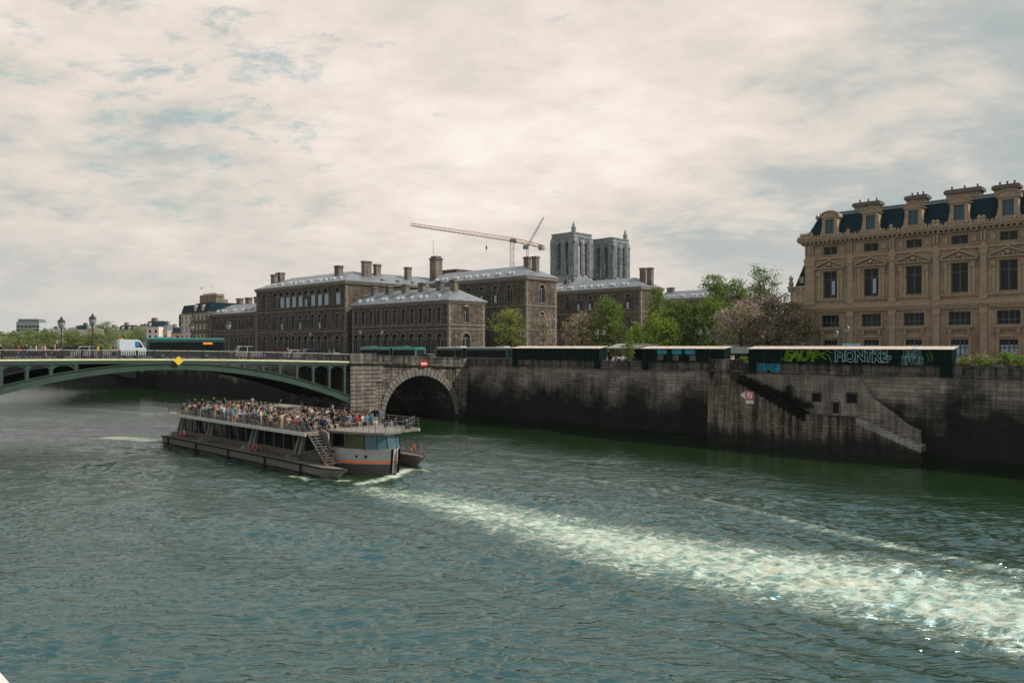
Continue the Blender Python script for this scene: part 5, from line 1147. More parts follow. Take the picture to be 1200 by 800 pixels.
def pavilion(label, x0, x1, v, zt, dep=5):
    s0, s1 = s_px(x0, v), s_px(x1, v); W = s1 - s0; r = thing('market_pavilion', label, 'market hall', L(s0, v, GZ), ANG)
    b = MB(); b.prism([(-.6, zt - GZ - .7), (dep / 2, zt - GZ), (dep + .6, zt - GZ - .7), (dep + .6, zt - GZ - .85), (-.6, zt - GZ - .85)], 'x', -.5, W + .5); b.build('roof', M['roof_pale'], r)
    n = max(2, int(W / 3))
    for i in range(n + 1): b = MB(); b.box(W * i / n - .08, W * i / n + .08, 0, .16, 0, zt - GZ - .8); b.build('post', M['bgreen'], r)
    b = MB(); b.box(0, W, dep - .5, dep - .3, 0, zt - GZ - .85); b.box(0.2, W - .2, .5, 1.3, 0, .9); b.build('stall_wall', M['green_box'], r)
pavilion('pale roofed market hall in the gap left of the middle box', 716, 763, 100, 12.35)
pavilion('pale roofed market hall behind the stone pier between boxes', 843, 885, 100, 12.2)
pavilion('long pale roofed market hall behind the graffiti box', 886, 941, 110, 12.55)
r = thing('umbrella_stall', 'grey awning stall in the gap beside the middle box', 'stall', L(s_px(862, 95), 95, GZ), ANG)
b = MB(); b.face([(-2.2, -1, 2.0), (2.2, -1, 2.0), (2.2, 1.5, 2.9), (-2.2, 1.5, 2.9)]); b.face([(-2.2, -1, 1.96), (-2.2, 1.5, 2.86), (2.2, 1.5, 2.86), (2.2, -1, 1.96)]); b.build('awning', M['frame_dark'], r)
b = MB(); [b.tube([(x, y, 0), (x, y, z)], .04, 5) for x, y, z in ((-2, -.9, 2), (2, -.9, 2), (-2, 1.4, 2.85), (2, 1.4, 2.85))]; b.build('frame', M['iron'], r)
# ================================================================ STREET LAMPS
M['lamp_glass'] = glassy('lamp_glass', (.22, .23, .24), .2)
def lantern(parent, x, y, z, s=1.0):
    b = MB(); b.lathe((x, y, z), [(.12 * s, 0), (.30 * s, .28 * s), (.36 * s, .52 * s), (.30 * s, .72 * s)], 8); g_ = b.build('lantern_glass', M['lamp_glass'], parent)
    b = MB(); b.lathe((x, y, z + .70 * s), [(.40 * s, 0), (.40 * s, .06 * s), (.24 * s, .24 * s), (.12 * s, .34 * s), (.14 * s, .42 * s), (.03 * s, .52 * s), (.02 * s, .68 * s)], 8); b.lathe((x, y, z - .10 * s), [(.05 * s, 0), (.15 * s, .10 * s)], 8)
    for i in range(8): a = i * math.pi / 4; b.tube([(x + .13 * s * math.cos(a), y + .13 * s * math.sin(a), z), (x + .37 * s * math.cos(a), y + .37 * s * math.sin(a), z + .53 * s), (x + .31 * s * math.cos(a), y + .31 * s * math.sin(a), z + .73 * s)], .015 * s, 3)
    b.build('lantern_cap', M['iron'], parent)
def lamp(label, loc, h, heads=1, s=1.0, rot=0.0):
    r = thing('street_lamp', label, 'lamp post', loc, rot)
    b = MB(); b.lathe((0, 0, 0), [(.26, 0), (.26, .35), (.17, .5), (.14, 1.2), (.10, 1.3), (.07, h * .55), (.055, h - 1.3 * s)], 8); b.lathe((0, 0, h * .55), [(.10, 0), (.12, .1), (.08, .2)], 8)
    b.build('pole', M['iron'], r)
    if heads == 1: lantern(r, 0, 0, h - 1.3 * s, s)
    else:
        b = MB(); b.tube([(-.62, 0, h - 1.15 * s), (-.4, 0, h - 1.5 * s), (0, 0, h - 1.35 * s), (.4, 0, h - 1.5 * s), (.62, 0, h - 1.15 * s)], .035, 5); b.build('bracket', M['iron'], r)
        lantern(r, -.62, 0, h - 1.1 * s, s * .85); lantern(r, .62, 0, h - 1.1 * s, s * .85)
    return r
for px, py, yy, lb in ((72, 370.5, .9, 'black street lamp on the green bridge, leftmost, left of the parked cars'), (108.5, 367, .9, 'tall black street lamp beside the parked cars, second from the left'), (224.5, 376.5, 20.5, 'black street lamp on the far side of the bridge behind the bus'), (267.5, 374, 1.0, 'black street lamp just behind the right end of the bus')):
    t_ = t_px(px, yy); z = bz_px(px, py, yy); lamp(lb, bpt(t_, yy, dkz(t_) + .07), z - dkz(t_) - .07, 1, 1.15)
def qlamp(px, py, v, lb, heads=2, s=1.0, zb=GZ):
    s_ = s_px(px, v); lamp(lb, L(s_, v, zb), H + (HZ - py) * depth(s_, v) / F - zb, heads, s, ANG)
qlamp(339, 388, 103, 'twin headed black lamp in front of the tall dark block, left one'); qlamp(363, 388, 104, 'single lamp in front of the tall dark block, right of the twin headed one', 1)
qlamp(404.5, 389, 108, 'twin headed lamp by the right corner of the tall dark block'); qlamp(421.5, 385, 98, 'single lamp at the left end of the low hospital wing', 1); qlamp(447, 385, 98, 'single lamp behind the teal roofed bus', 1)
qlamp(533, 388, 92, 'slim dark lamp post in front of the low wing corner beside the white roofed bus', 1)
qlamp(703.5, 385, 93, 'twin headed lamp behind the right end of the leftmost box'); qlamp(825, 384, 96, 'twin headed lamp left of the purple trees'); qlamp(612, 388, 104, 'small twin headed lamp beside the pale green tree')
s_ = s_px(986, 92); d_ = depth(s_, 92); lp = thing('street_lamp', 'black lamp with a curved bracket and two lanterns in front of the tan building', 'lamp post', L(s_, 92, GZ), ANG)
zt = H + (HZ - 380) * d_ / F - GZ
b = MB(); b.tube([(0, 0, 0), (0, 0, zt - 1.6)], [.09, .06], 8); b.tube([(0, 0, zt - 1.7), (.35, 0, zt - 1.9), (.62, 0, zt - 1.55), (.62, 0, zt - 1.2)], .035, 5); b.tube([(0, 0, zt - 1.7), (-.35, 0, zt - 2.0), (-.62, 0, zt - 1.75)], .035, 5); b.build('pole', M['iron'], lp)
lantern(lp, .62, 0, zt - 1.1, .9); lantern(lp, -.62, 0, zt - 1.65, .9)
r = thing('street_banner', 'pale blue sign panel standing behind the graffiti box under the lamp', 'sign', L(s_px(997, 91), 91, GZ), ANG)
b = MB(); b.box(-1.0, 1.0, 0, .1, 2.6, 3.25); b.build('panel', plain('pale_blue_panel', (.22, .45, .55), .5), r); b = MB(); b.box(-.9, -.8, .02, .08, 0, 2.6); b.box(.8, .9, .02, .08, 0, 2.6); b.build('post', M['iron'], r)
# ================================================================ VEHICLES
M['bus_teal'] = plain('bus_teal_paint', (.02, .17, .15), .35, var=.1); M['bus_dark'] = plain('bus_dark_green', (.005, .03, .027), .35, var=.1); M['bus_white'] = plain('bus_white_roof', (.42, .42, .41), .4, var=.08); M['bus_blue'] = plain('bus_blue_paint', (.02, .13, .30), .35, var=.1)
M['van_white'] = plain('van_white_paint', (.42, .50, .56), .35, var=.05); M['car_silver'] = plain('car_silver_paint', (.35, .36, .38), .28, .4, var=.05); M['car_dark'] = plain('car_dark_paint', (.04, .045, .05), .25, .3, var=.05); M['car_grey'] = plain('car_grey_paint', (.16, .17, .18), .28, .3, var=.05)
M['bus_glass'] = glassy('bus_glass', (.006, .010, .010), .3); M['bus_glass'].node_tree.nodes['Principled BSDF'].inputs['Specular IOR Level'].default_value = .05
m, t, b_ = base('led_sign', .5); b_.inputs['Base Color'].default_value = (.5, .12, .02, 1); b_.inputs['Emission Color'].default_value = (1, .25, .05, 1); b_.inputs['Emission Strength'].default_value = .5; M['led'] = m
def wheel(parent, x, y, rad=.48, wd=.28):
    b = MB(); b.T = Matrix.Translation((x, y, rad)) @ Matrix.Rotation(R(90), 4, 'X'); b.lathe((0, 0, -wd / 2), [(rad * .8, 0), (rad, .04), (rad, wd - .04), (rad * .8, wd)], 16); w_ = b.build('wheel', M['black'], parent)
    b = MB(); b.T = Matrix.Translation((x, y, rad)) @ Matrix.Rotation(R(90), 4, 'X'); b.lathe((0, 0, -wd / 2 - .01), [(rad * .5, 0), (rad * .55, .02), (rad * .55, wd), (rad * .5, wd + .02)], 10); b.build('rim', M['car_silver'], w_)
def bus(label, loc, rot, Lb, body, roofm, front, art=False, sign=False):
    r = thing('city_bus', label, 'bus', loc, rot); secs = [(0, Lb)] if not art else [(0, Lb * .56), (Lb * .60, Lb)]
    for a, c in secs:
        b = MB(); b.prism([(0, .35), (2.5, .35), (2.55, .9), (2.5, 2.75), (2.3, 2.92), (.2, 2.92), (0, 2.75), (-.05, .9)], 'x', a, c); b.build('body', M[body], r)
        b = MB(); b.box(a + .25, c - .25, -.065, -.03, 1.15, 2.45); b.box(a + .25, c - .25, 2.53, 2.57, 1.15, 2.45); b.build('side_glass', M['bus_glass'], r)
        b = MB(); k_ = a + .25
        while k_ < c: b.box(k_ - .03, k_ + .03, -.075, -.066, 1.15, 2.45); k_ += 1.45
        b.build('window_pillars', M['black'], r)
        b = MB(); b.prism([(.12, 2.93), (2.38, 2.93), (2.25, 3.07), (.25, 3.07)], 'x', a + .1, c - .1)
        b.box(a + 1.2, a + 3.2, .5, 2.0, 3.08, 3.25); b.build('roof', M[roofm], r)
    if art: b = MB(); [b.box(secs[0][1] + i * .16, secs[0][1] + i * .16 + .1, .02, 2.48, .5, 2.85) for i in range(int((secs[1][0] - secs[0][1]) / .16) + 1)]; b.build('bellows', M['black'], r)
    for x in (0, Lb): 
        q = -.04 if x == 0 else .0
        b = MB(); b.box(x + q, x + q + .04, .25, 2.25, 1.0, 2.5); b.build('windscreen' if x else 'rear_window', M['pane'], r)
    b = MB(); b.box(Lb + .001, Lb + .03, .12, 2.38, 2.52, 2.8); b.build('end_panel', M[front], r); b = MB(); b.box(-.03, 0, .05, 2.45, .4, .95); b.build('end_panel', M[front], r)
    b = MB(); b.box(Lb - 1.0, Lb + .01, -.07, -.031, .5, 2.7) if front != body else b.box(Lb - .1, Lb + .01, -.06, -.03, .5, .9); b.build('front_corner', M[front], r)
    for y in (.35, 2.15): b = MB(); b.box(Lb, Lb + .05, y - .18, y + .18, .6, .8); b.build('headlight', M['white'], r)
    if sign: b = MB(); b.box(Lb * .70, Lb * .70 + 1.3, -.085, -.076, 2.12, 2.40); b.build('route_display', M['led'], r)
    for x in ([1.9, Lb - 2.6] + ([Lb * .72] if art else [])): wheel(r, x, .13); wheel(r, x, 2.37)
    r.scale = (1, 1, .93)
    return r
yb = 7.5; tb0, tb1 = t_px(173, yb), t_px(264, yb)
bus('dark green city bus crossing the bridge behind the railing', bpt(tb0, yb, dkz(tb0) - .05), BA, tb1 - tb0, 'bus_dark', 'bus_teal', 'bus_dark', sign=True)
vb = 95.0; sb0 = s_px(422, vb); sb1 = s_px(487, vb)
bus('teal roofed articulated bus on the quay behind the stone parapet', L(sb0, vb, GZ - .12), ANG, sb1 - sb0, 'bus_teal', 'bus_teal', 'bus_teal', True)
sb0 = s_px(511, vb); sb1 = s_px(594, vb)
rb = bus('white roofed articulated bus with a blue end on the quay right of the teal bus', L(sb1, vb + 2.5, GZ - .12), ANG + math.pi, sb1 - sb0, 'bus_dark', 'bus_white', 'bus_blue', True)
def van(label, loc, rot, Lv, mat, lit=True):
    r = thing('delivery_van', label, 'van', loc, rot)
    b = MB(); pr = [(0, .45), (Lv, .45), (Lv, 1.35), (Lv - .2, 1.5), (Lv - .75, 2.4), (Lv - 1.0, 2.55), (.15, 2.6), (0, 2.4)]
    b.prism(pr, 'y', 0, 2.0, 0); b.build('body', M[mat], r)
    b = MB(); b.prism([(Lv - 1.35, 1.5), (Lv - .4, 1.5), (Lv - .85, 2.25), (Lv - 1.35, 2.25)], 'y', -.02, 2.02); b.build('side_window', M['pane'], r)
    b = MB(); b.prism([(Lv - .22, 1.55), (Lv - .15, 1.55), (Lv - .70, 2.38), (Lv - .78, 2.36)], 'y', .15, 1.85); b.build('windscreen', M['pane'], r)
    b = MB(); b.box(Lv * .58, Lv * .58 + .55, -.025, -.001, 1.6, 2.3); b.build('blue_panel', M['bus_blue'], r)
    b = MB(); b.box(-.03, 0, .1, .3, .9, 1.6); b.box(-.03, 0, 1.7, 1.9, .9, 1.6); b.build('tail_light', M['red'], r)
    b = MB(); b.box(.2, .5, .2, 1.8, 2.61, 2.75); b.build('beacon_bar', M['orange'], r)
    for x in (1.0, Lv - 1.0): wheel(r, x, .12, .34, .22); wheel(r, x, 1.88, .34, .22)
    return r
yv = 7.4; tv0, tv1 = t_px(140, yv), t_px(171.5, yv); vn = van('white delivery van with a blue square on its side behind the bus on the bridge', bpt(tv0, yv, dkz(tv0) - .05), BA, tv1 - tv0, 'van_white')

def car(label, loc, rot, mat, Lc=4.3, hc=1.5):
    r = thing('parked_car', label, 'car', loc, rot)
    b = MB(); lo = [(0, .35), (Lc, .35), (Lc, .72), (Lc - .25, .88), (Lc - 1.15, .98), (.55, 1.02), (0, .9)]; b.prism(lo, 'y', 0, 1.75); b.build('body', M[mat], r)
    b = MB(); b.prism([(.42, 1.0), (Lc - 1.15, .97), (Lc - 1.85, hc - .05), (.95, hc - .05)], 'y', .10, 1.65); b.build('windows', M['pane'], r)
    b = MB(); b.prism([(.85, hc - .06), (Lc - 1.8, hc - .06), (Lc - 2.0, hc + .03), (1.1, hc + .03)], 'y', .08, 1.67)
    for x in (.42, Lc * .42): b.prism([(x, 1.0), (x + .1, 1.0), (x + .55 if x < 1 else x + .1, hc - .05), (x + .45 if x < 1 else x, hc - .05)], 'y', .07, .10)
    b.build('roof', M[mat], r)
    for y in (.15, 1.6): b = MB(); b.box(Lc, Lc + .03, y - .1, y + .15, .6, .78); b.build('headlight', M['white'], r); b = MB(); b.box(-.03, 0, y - .1, y + .15, .65, .85); b.build('tail_light', M['red'], r)
    for x in (.8, Lc - .85): wheel(r, x, .1, .32, .2); wheel(r, x, 1.65, .32, .2)
    return r
for px, mt, lb, yy in ((64, 'car_dark', 'dark car on the bridge just left of the first lamp gap behind the railing', 6.8), (85, 'car_silver', 'silver estate car on the bridge left of the second lamp', 6.6)):
    t_ = t_px(px, yy); car(lb, bpt(t_, yy, dkz(t_) - .05), BA, mt, 4.5, 1.58)
yy = 7.0; t_ = t_px(274, yy); rv = car('silver people carrier on the bridge to the right of the dark green bus', bpt(t_, yy, dkz(t_) - .05), BA, 'car_silver', 4.7, 1.9)
t_ = t_px(336, yy); car('pale car behind the railing near the right end of the green arch', bpt(t_, yy, dkz(t_) - .05), BA, 'car_silver', 4.2, 1.55)
t_ = t_px(353, yy); car('dark long roofed car beside the pale car near the right end of the arch', bpt(t_, yy, dkz(t_) - .05), BA, 'car_dark', 4.6, 1.72)
for px, lb, mt in ((492, 'grey car on the quay between the teal bus and the blue ended bus', 'car_grey'), (384, 'pale car just left of the stone parapet of the bridge', 'car_silver'),):
    s_ = s_px(px, 96); car(lb, L(s_, 96, GZ - .12), ANG, mt)
# ================================================================ PEOPLE
def skin(verts, edges, rad, root=0, sub=1):
    me = bpy.data.meshes.new('body'); me.from_pydata(verts, edges, []); o = bpy.data.objects.new('tmp', me); COL.objects.link(o)
    md = o.modifiers.new('s', 'SKIN'); md.use_smooth_shade = True
    for i, v in enumerate(me.skin_vertices[0].data): v.radius = rad[i] if isinstance(rad[i], tuple) else (rad[i], rad[i]); v.use_root = (i == root)
    if sub: sm = o.modifiers.new('u', 'SUBSURF'); sm.levels = sub; sm.render_levels = sub
    dg = bpy.context.evaluated_depsgraph_get(); out = bpy.data.meshes.new_from_object(o.evaluated_get(dg)); bpy.data.objects.remove(o); return out
def person_mesh(pose, seed):
    g_ = random.Random(seed); j = {}
    if pose == 'sit':
        hz = .48; j = dict(pel=(0, 0, hz), ch=(.02, 0, hz + .42), nk=(.04, 0, hz + .57), hd=(.06, 0, hz + .70), ht=(.06, 0, hz + .80))
        legs = {s: [(.02, s * .1, hz), (.42, s * .11, hz + .02), (.44, s * .11, .08), (.56, s * .12, .05)] for s in (-1, 1)}
        arms = {s: [(.02, s * .19, hz + .50), (.08, s * .24, hz + .25), (.30, s * (.12 if g_.random() < .5 else .2), hz + (.16 if g_.random() < .6 else .4))] for s in (-1, 1)}
    else:
        hz = .93; st = .16 if pose == 'walk' else .03
        j = dict(pel=(0, 0, hz), ch=(.01, 0, hz + .40), nk=(.02, 0, hz + .54), hd=(.05, 0, hz + .67), ht=(.05, 0, hz + .78))
        legs = {s: [(0, s * .09, hz), (s * st * .6 + .02, s * .10, .50), (s * st * 1.6 - .03, s * .10, .09), (s * st * 1.6 + .13, s * .11, .04)] for s in (-1, 1)}
        up_ = g_.random() < .5
        arms = {s: [(.0, s * .19, hz + .47), (-.02 - s * st * .3, s * .25, hz + .20), (.12 - s * st if not (up_ and s > 0) else .26, s * .22, hz - .02 if not (up_ and s > 0) else hz + .34)] for s in (-1, 1)}
    V = [j['pel'], j['ch'], j['nk'], j['hd'], j['ht']]; E = [(0, 1), (1, 2), (2, 3), (3, 4)]; Rr = [(.14, .11), (.17, .11), .055, .10, .075]
    for s in (-1, 1):
        n0 = len(V); V += legs[s]; E += [(0, n0), (n0, n0 + 1), (n0 + 1, n0 + 2), (n0 + 2, n0 + 3)]; Rr += [.09, .065, .045, .04]
        n0 = len(V); V += arms[s]; E += [(1, n0), (n0, n0 + 1), (n0 + 1, n0 + 2)]; Rr += [.06, .045, .032]
    me = skin(V, E, Rr)
    for k_ in range(4): me.materials.append(M['skin'])
    hd = Vector(j['hd']); hips = j['pel'][2]
    hands = [Vector(arms[s][2]) for s in (-1, 1)]
    for p in me.polygons:
        c = p.center
        if c.z > j['nk'][2] - .02:
            p.material_index = 3 if (c.z > hd.z + .03 or (c.x < hd.x - .02 and c.z > hd.z - .09)) else 0
        elif min((c - h_).length for h_ in hands) < .13: p.material_index = 0
        elif (pose == 'sit' and (c.z > hips + .07 or (c.x < .14 and c.z > hips - .02))) or (pose != 'sit' and c.z > hips - .02): p.material_index = 1
        elif any(abs(c.y - arms[s][0][1]) < .03 and c.z > hips - .1 and c.x < .05 for s in (-1, 1)): p.material_index = 1
        else: p.material_index = 2
        p.use_smooth = True
    return me
M['skin'] = plain('skin', (.26, .155, .115), .6, var=.1)
cl = {'white': (.42, .40, .38), 'navy': (.015, .022, .05), 'black': (.012, .012, .014), 'light blue': (.11, .18, .27), 'red': (.30, .025, .025), 'pink': (.36, .15, .20), 'grey': (.20, .20, .21), 'teal': (.015, .15, .18), 'tan': (.36, .26, .17), 'green': (.04, .22, .07), 'orange': (.75, .17, .02), 'yellow': (.62, .45, .05)}
for k_, c in cl.items(): M['c_' + k_] = plain('cloth_' + k_.replace(' ', '_'), c, .9, var=.2, scale=6)
hairs = [plain('hair_dark', (.02, .014, .010), .8), plain('hair_brown', (.09, .05, .03), .8), plain('hair_fair', (.33, .24, .13), .8), M['c_white'], M['c_tan'], M['c_navy']]
trs = ['navy', 'black', 'grey', 'tan', 'light blue']
pm_ = {('sit', i): person_mesh('sit', i) for i in range(3)}; pm_.update({('stand', i): person_mesh('stand', i + 5) for i in range(3)}); pm_.update({('walk', i): person_mesh('walk', i + 9) for i in range(2)})
def person(pose, top_, loc, rot, label, group, rg, scale=1.0):
    o = put('person', pm_[(pose, rg.randrange(2 if pose == 'walk' else 3))], None, loc, rot); o.scale = (scale,) * 3
    ms = [M['skin'], M['c_' + top_], M['c_' + rg.choice(trs)], rg.choices(hairs, [8, 5, 1.5, .8, .8, 1])[0]]
    for i, m_ in enumerate(ms): o.material_slots[i].link = 'OBJECT'; o.material_slots[i].material = m_
    return tag(o, label, 'person', group)
rg = random.Random(3)
for i, (px, top_, lb, ps) in enumerate(((1, 'black', 'person in black at the left picture edge on the bridge', 'walk'), (21.5, 'red', 'person in a dark red top walking on the bridge, left of the pair in black', 'walk'), (26.5, 'black', 'person in black, left one of the pair on the bridge', 'stand'), (30.5, 'black', 'person in black, right one of the pair on the bridge', 'walk'), (36, 'light blue', 'person in a light blue top on the bridge footway', 'walk'), (42, 'white', 'person in a white top on the bridge between the light blue and the pink ones', 'walk'), (49.5, 'pink', 'person in a pink top on the bridge footway', 'stand'), (52.5, 'white', 'person in white close to the one in pink on the bridge', 'walk'), (61, 'navy', 'person in navy near the dark car on the bridge', 'walk'), (64, 'pink', 'person in pale pink beside the one in navy on the bridge', 'walk'), (83, 'black', 'person in black between the lamps on the bridge', 'stand'), (114.5, 'yellow', 'person in yellow right of the second bridge lamp', 'walk'), (118, 'black', 'person in black just right of the one in yellow on the bridge', 'walk'), (337, 'red', 'person in red by the railing near the right end of the arch', 'stand'), (386, 'teal', 'person in teal at the railing close to the stone parapet', 'stand'), (391, 'light blue', 'person in light blue at the railing close to the stone parapet', 'stand'))):
    yy = rg.uniform(1.2, 2.4); t_ = t_px(px, yy); person(ps, top_, bpt(t_, yy, dkz(t_) + .07), BA + (0 if i % 2 else math.pi), lb, 'people on the bridge', rg)
for px, v, top_, lb in ((716, 91, 'black', 'person in black in the gap right of the leftmost box'), (722, 91, 'grey', 'person in grey in the gap between the leftmost and middle box'), (729, 91, 'white', 'person in white in the gap near the young tree'), (742, 91.3, 'navy', 'person in navy right of the young tree')):
    person('stand', top_, L(s_px(px, v), v, GZ + .005), rg.uniform(0, 6), lb, 'people behind the wall', rg)
# ================================================================ RIVER BOAT
boat = thing('tour_boat', 'long open topped river tour boat with glass cabin and an orange stripe at its bow', 'boat', L(-77, 43.9, 0), ANG)
def hullprof(x): return 1
b = MB()                                                # main hull: sharp raked bow, flat stern
secs = [(-19.2, 3.2, -.6), (-18, 3.6, -.6), (10, 3.6, -.6), (15, 2.7, -.6), (17.5, 1.6, -.6), (19.6, .15, -.6)]
rings = []
for x, hw, zb in secs: rake = .0; rings.append([(x, -hw * .85, zb), (x, hw * .85, zb), (x, hw, .94), (x, -hw, .94)])
ids = [[b.vert(p) for p in r_] for r_ in rings]
for A, B in zip(ids, ids[1:]):
    for i in range(4): j = (i + 1) % 4; b.f.append([A[i], B[i], B[j], A[j]]); b.m.append(0)
b.f.append(ids[0]); b.m.append(0); b.f.append(ids[-1][::-1]); b.m.append(0); b.build('hull', M['boat_grey'], boat)
def bowwall(b, x0, z0, z1, hws, m=0, out=0.0, th=.06):    # plated side walls of the bow
    xs_ = [12.6, 15, 17, 18.6, 19.9]; hw = [3.45, 3.05, 2.35, 1.45, .34]
    for sg in (-1, 1):
        for i in range(4):
            a, c = (xs_[i], sg * (hw[i] + out)), (xs_[i + 1], sg * (hw[i + 1] + out))
            q = [(a[0] + z0 * .12, a[1], z0), (c[0] + z0 * .12, c[1], z0), (c[0] + z1 * .12, c[1], z1), (a[0] + z1 * .12, a[1], z1)]; q2 = [(x, y - sg * th, z) for x, y, z in q]
            for ff in (q, q2[::-1], [q[3], q[2], q2[2], q2[3]], [q[0], q2[0], q2[1], q[1]]): b.face(ff, m)
    a = 19.9; b.face([(a + z0 * .12, -hw[4] - out, z0), (a + z0 * .12, hw[4] + out, z0), (a + z1 * .12, hw[4] + out, z1), (a + z1 * .12, -hw[4] - out, z1)], m)
b = MB(); bowwall(b, 0, .1, 2.35, None, th=.12); b.build('bow_plating', plain('bow_white_paint', (.31, .30, .29), .4, var=.1), boat)
b = MB(); bowwall(b, 0, 1.02, 1.22, None, out=.03); b.build('orange_stripe', M['orange'], boat)
b = MB(); bowwall(b, 0, -.5, .95, None, out=.025); b.build('lower_bow', M['boat_grey'], boat)
b = MB(); b.prism([(19.95, .1), (20.3, .1), (20.62, 2.4), (20.25, 2.4)], 'y', -.42, -.385); b.prism([(19.95, .1), (20.3, .1), (20.62, 2.4), (20.25, 2.4)], 'y', .385, .42); b.build('stem_band', M['black'], boat)
b = MB()
for i in range(2): b.T = Matrix.Translation((16.9 + i * .95, 0, 0)); b.box(-.32, .32, -2.42 + i * .45, -2.30 + i * .45, 1.55, 1.78)
b.T = None; b.box(13.1, 14.5, -3.52, -3.40, 1.45, 2.15); b.build('hawse_openings', M['black'], boat)
b = MB(); b.prism([(12.6, -3.4), (15, -3.0), (17, -2.3), (18.6, -1.4), (20.1, -.3), (20.1, .3), (18.6, 1.4), (17, 2.3), (15, 3.0), (12.6, 3.4)], 'z', 2.2, 2.3); b.build('foredeck', M['boat_deck'], boat)
for sg, nm in ((-1, 'near'), (1, 'far')):                 # outrigger floats with rubbing strips and walkway
    b = MB(); yo, yi = sg * 6.0, sg * 4.7
    P = [(-19.6, yo), (16.6, yo), (17.8, sg * 5.75), (18.7, sg * 5.1), (18.7, yi), (-19.6, yi)]; Pl = [(-19.2, sg * 5.85), (15.2, sg * 5.85), (16.2, sg * 5.6), (16.8, sg * 5.2), (16.8, sg * 4.9), (-19.2, sg * 4.9)]
    A = [b.vert((x, y, -.4)) for x, y in Pl]; B = [b.vert((x, y, .90)) for x, y in P]
    for i in range(6): j = (i + 1) % 6; b.f.append([A[i], A[j], B[j], B[i]]); b.m.append(0)
    b.f.append(B); b.m.append(0); b.f.append(A[::-1]); b.m.append(0)
    fl = b.build('float', M['offwhite'], boat)
    b = MB(); b.box(-19.65, 16.6, min(yo, yo + sg * .07), max(yo, yo + sg * .07), .86, 1.0); b.box(-19.62, 16.0, min(yo - sg * .02, yo + sg * .05), max(yo - sg * .02, yo + sg * .05), .08, .20)
    for x in (-17.6, -9.8, -1.9, 6.0, 12.8): b.box(x - .1, x + .1, min(yo, yo + sg * .09), max(yo, yo + sg * .09), .0, .98)
    b.prism([(16.6, yo), (17.8, sg * 5.75), (18.7, sg * 5.1), (18.7, sg * 5.0), (17.75, sg * 5.62), (16.6, sg * 5.88)], 'z', .902, 1.0)
    b.build('rubbing_strip', M['black'], fl)
    b = MB(); b.box(-19.5, 12.5, *sorted((sg * 3.62, yo - sg * .06)), .915, .96); b.box(12.5, 18.2, *sorted((sg * 4.75, sg * 5.9)), .915, .96) if False else b.prism([(12.5, sg * 4.7), (18.5, sg * 4.8), (18.5, sg * 5.05), (17.7, sg * 5.6), (16.5, sg * 5.85), (12.5, sg * 5.85)], 'z', .915, .96); b.build('walkway', M['boat_deck'], fl)
    # low side rail
    b = MB(); n_ = 20
    for x0, x1 in ((-10.5, -3.4), (2.2, 10.2)):
        b = MB()
        for z in (1.55, 1.95): b.tube([(x0, sg * 5.5, z), (x1, sg * 5.5, z)], .035, 5)
        x = x0
        while x <= x1 + .01: b.tube([(x, sg * 5.5, .96), (x, sg * 5.5, 1.95)], .03, 5); x += 1.0
        b.build('side_railing', M['rail_top'], fl)
    b = MB()
    x0, x1 = 13.0, 18.0                                   # railed landing stage at the front
    pts = [(12.6, sg * 5.8), (16.4, sg * 5.75), (17.9, sg * 5.3), (18.1, sg * 4.9)] if sg > 0 else [(13.2, sg * 4.85), (17.4, sg * 4.8)]
    for z in (1.4, 1.8, 2.1): b.tube([(p[0], p[1], z) for p in pts], .03, 5)
    for p, q in zip(pts, pts[1:]):
        for k_ in range(4): x, y = p[0] + (q[0] - p[0]) * k_ / 4, p[1] + (q[1] - p[1]) * k_ / 4; b.tube([(x, y, .96), (x, y, 2.12)], .03, 5)
    b.build('side_railing', M['rail_top'], fl)
    # gangway box panel and ramp rails
    b = MB(); b.box(11.0, 14.2, sg * 4.9 - .04, sg * 4.9 + .04, 1.0, 1.95); b.box(10.0, 11.0, *sorted((sg * 4.3, sg * 5.3)), .96, 1.5); b.build('gangway_panel', M['boat_grey'], fl)
    b = MB(); b.tube([(10.3, sg * 4.9, 1.6), (14.8, sg * 4.9, 2.45)], .05, 5); b.tube([(13.2, sg * 4.2, 1.9), (16.6, sg * 4.2, 2.6)], .05, 5); b.tube([(14.8, sg * 4.9, .96), (14.8, sg * 4.9, 2.45)], .04, 5); b.build('gangway_rail', M['rail_top'], fl)
    # raking legs that carry the upper deck
    for x in (-17.2, -9.2, 1.0, 10.2):
        b = MB(); y0, y1 = sg * 5.1, sg * 4.6
        for dx in (-.45, .45):
            A_ = [(x + dx - .22, y0), (x + dx + .22, y0), (x + dx + .22, y0 - sg * .3), (x + dx - .22, y0 - sg * .3)]; B_ = [(x + dx * .8 + .35 - .15, y1), (x + dx * .8 + .35 + .15, y1), (x + dx * .8 + .35 + .15, y1 - sg * .3), (x + dx * .8 + .35 - .15, y1 - sg * .3)]
            i0 = [b.vert((*p, .96)) for p in A_]; i1 = [b.vert((*p, 3.4)) for p in B_]
            for i in range(4): j = (i + 1) % 4; b.f.append([i0[i], i0[j], i1[j], i1[i]]); b.m.append(0)
        b.box(x - .9, x + .9, *sorted((y0 - sg * .5, y0 + sg * .25)), .962, 1.25); b.T = Matrix.Translation((x - 1.1, y0, .96)); b.lathe((0, 0, 0), [(.45, 0), (.42, .3), (.1, .55)], 8); b.T = None
        b.build('deck_leg', M['offwhite'], boat)
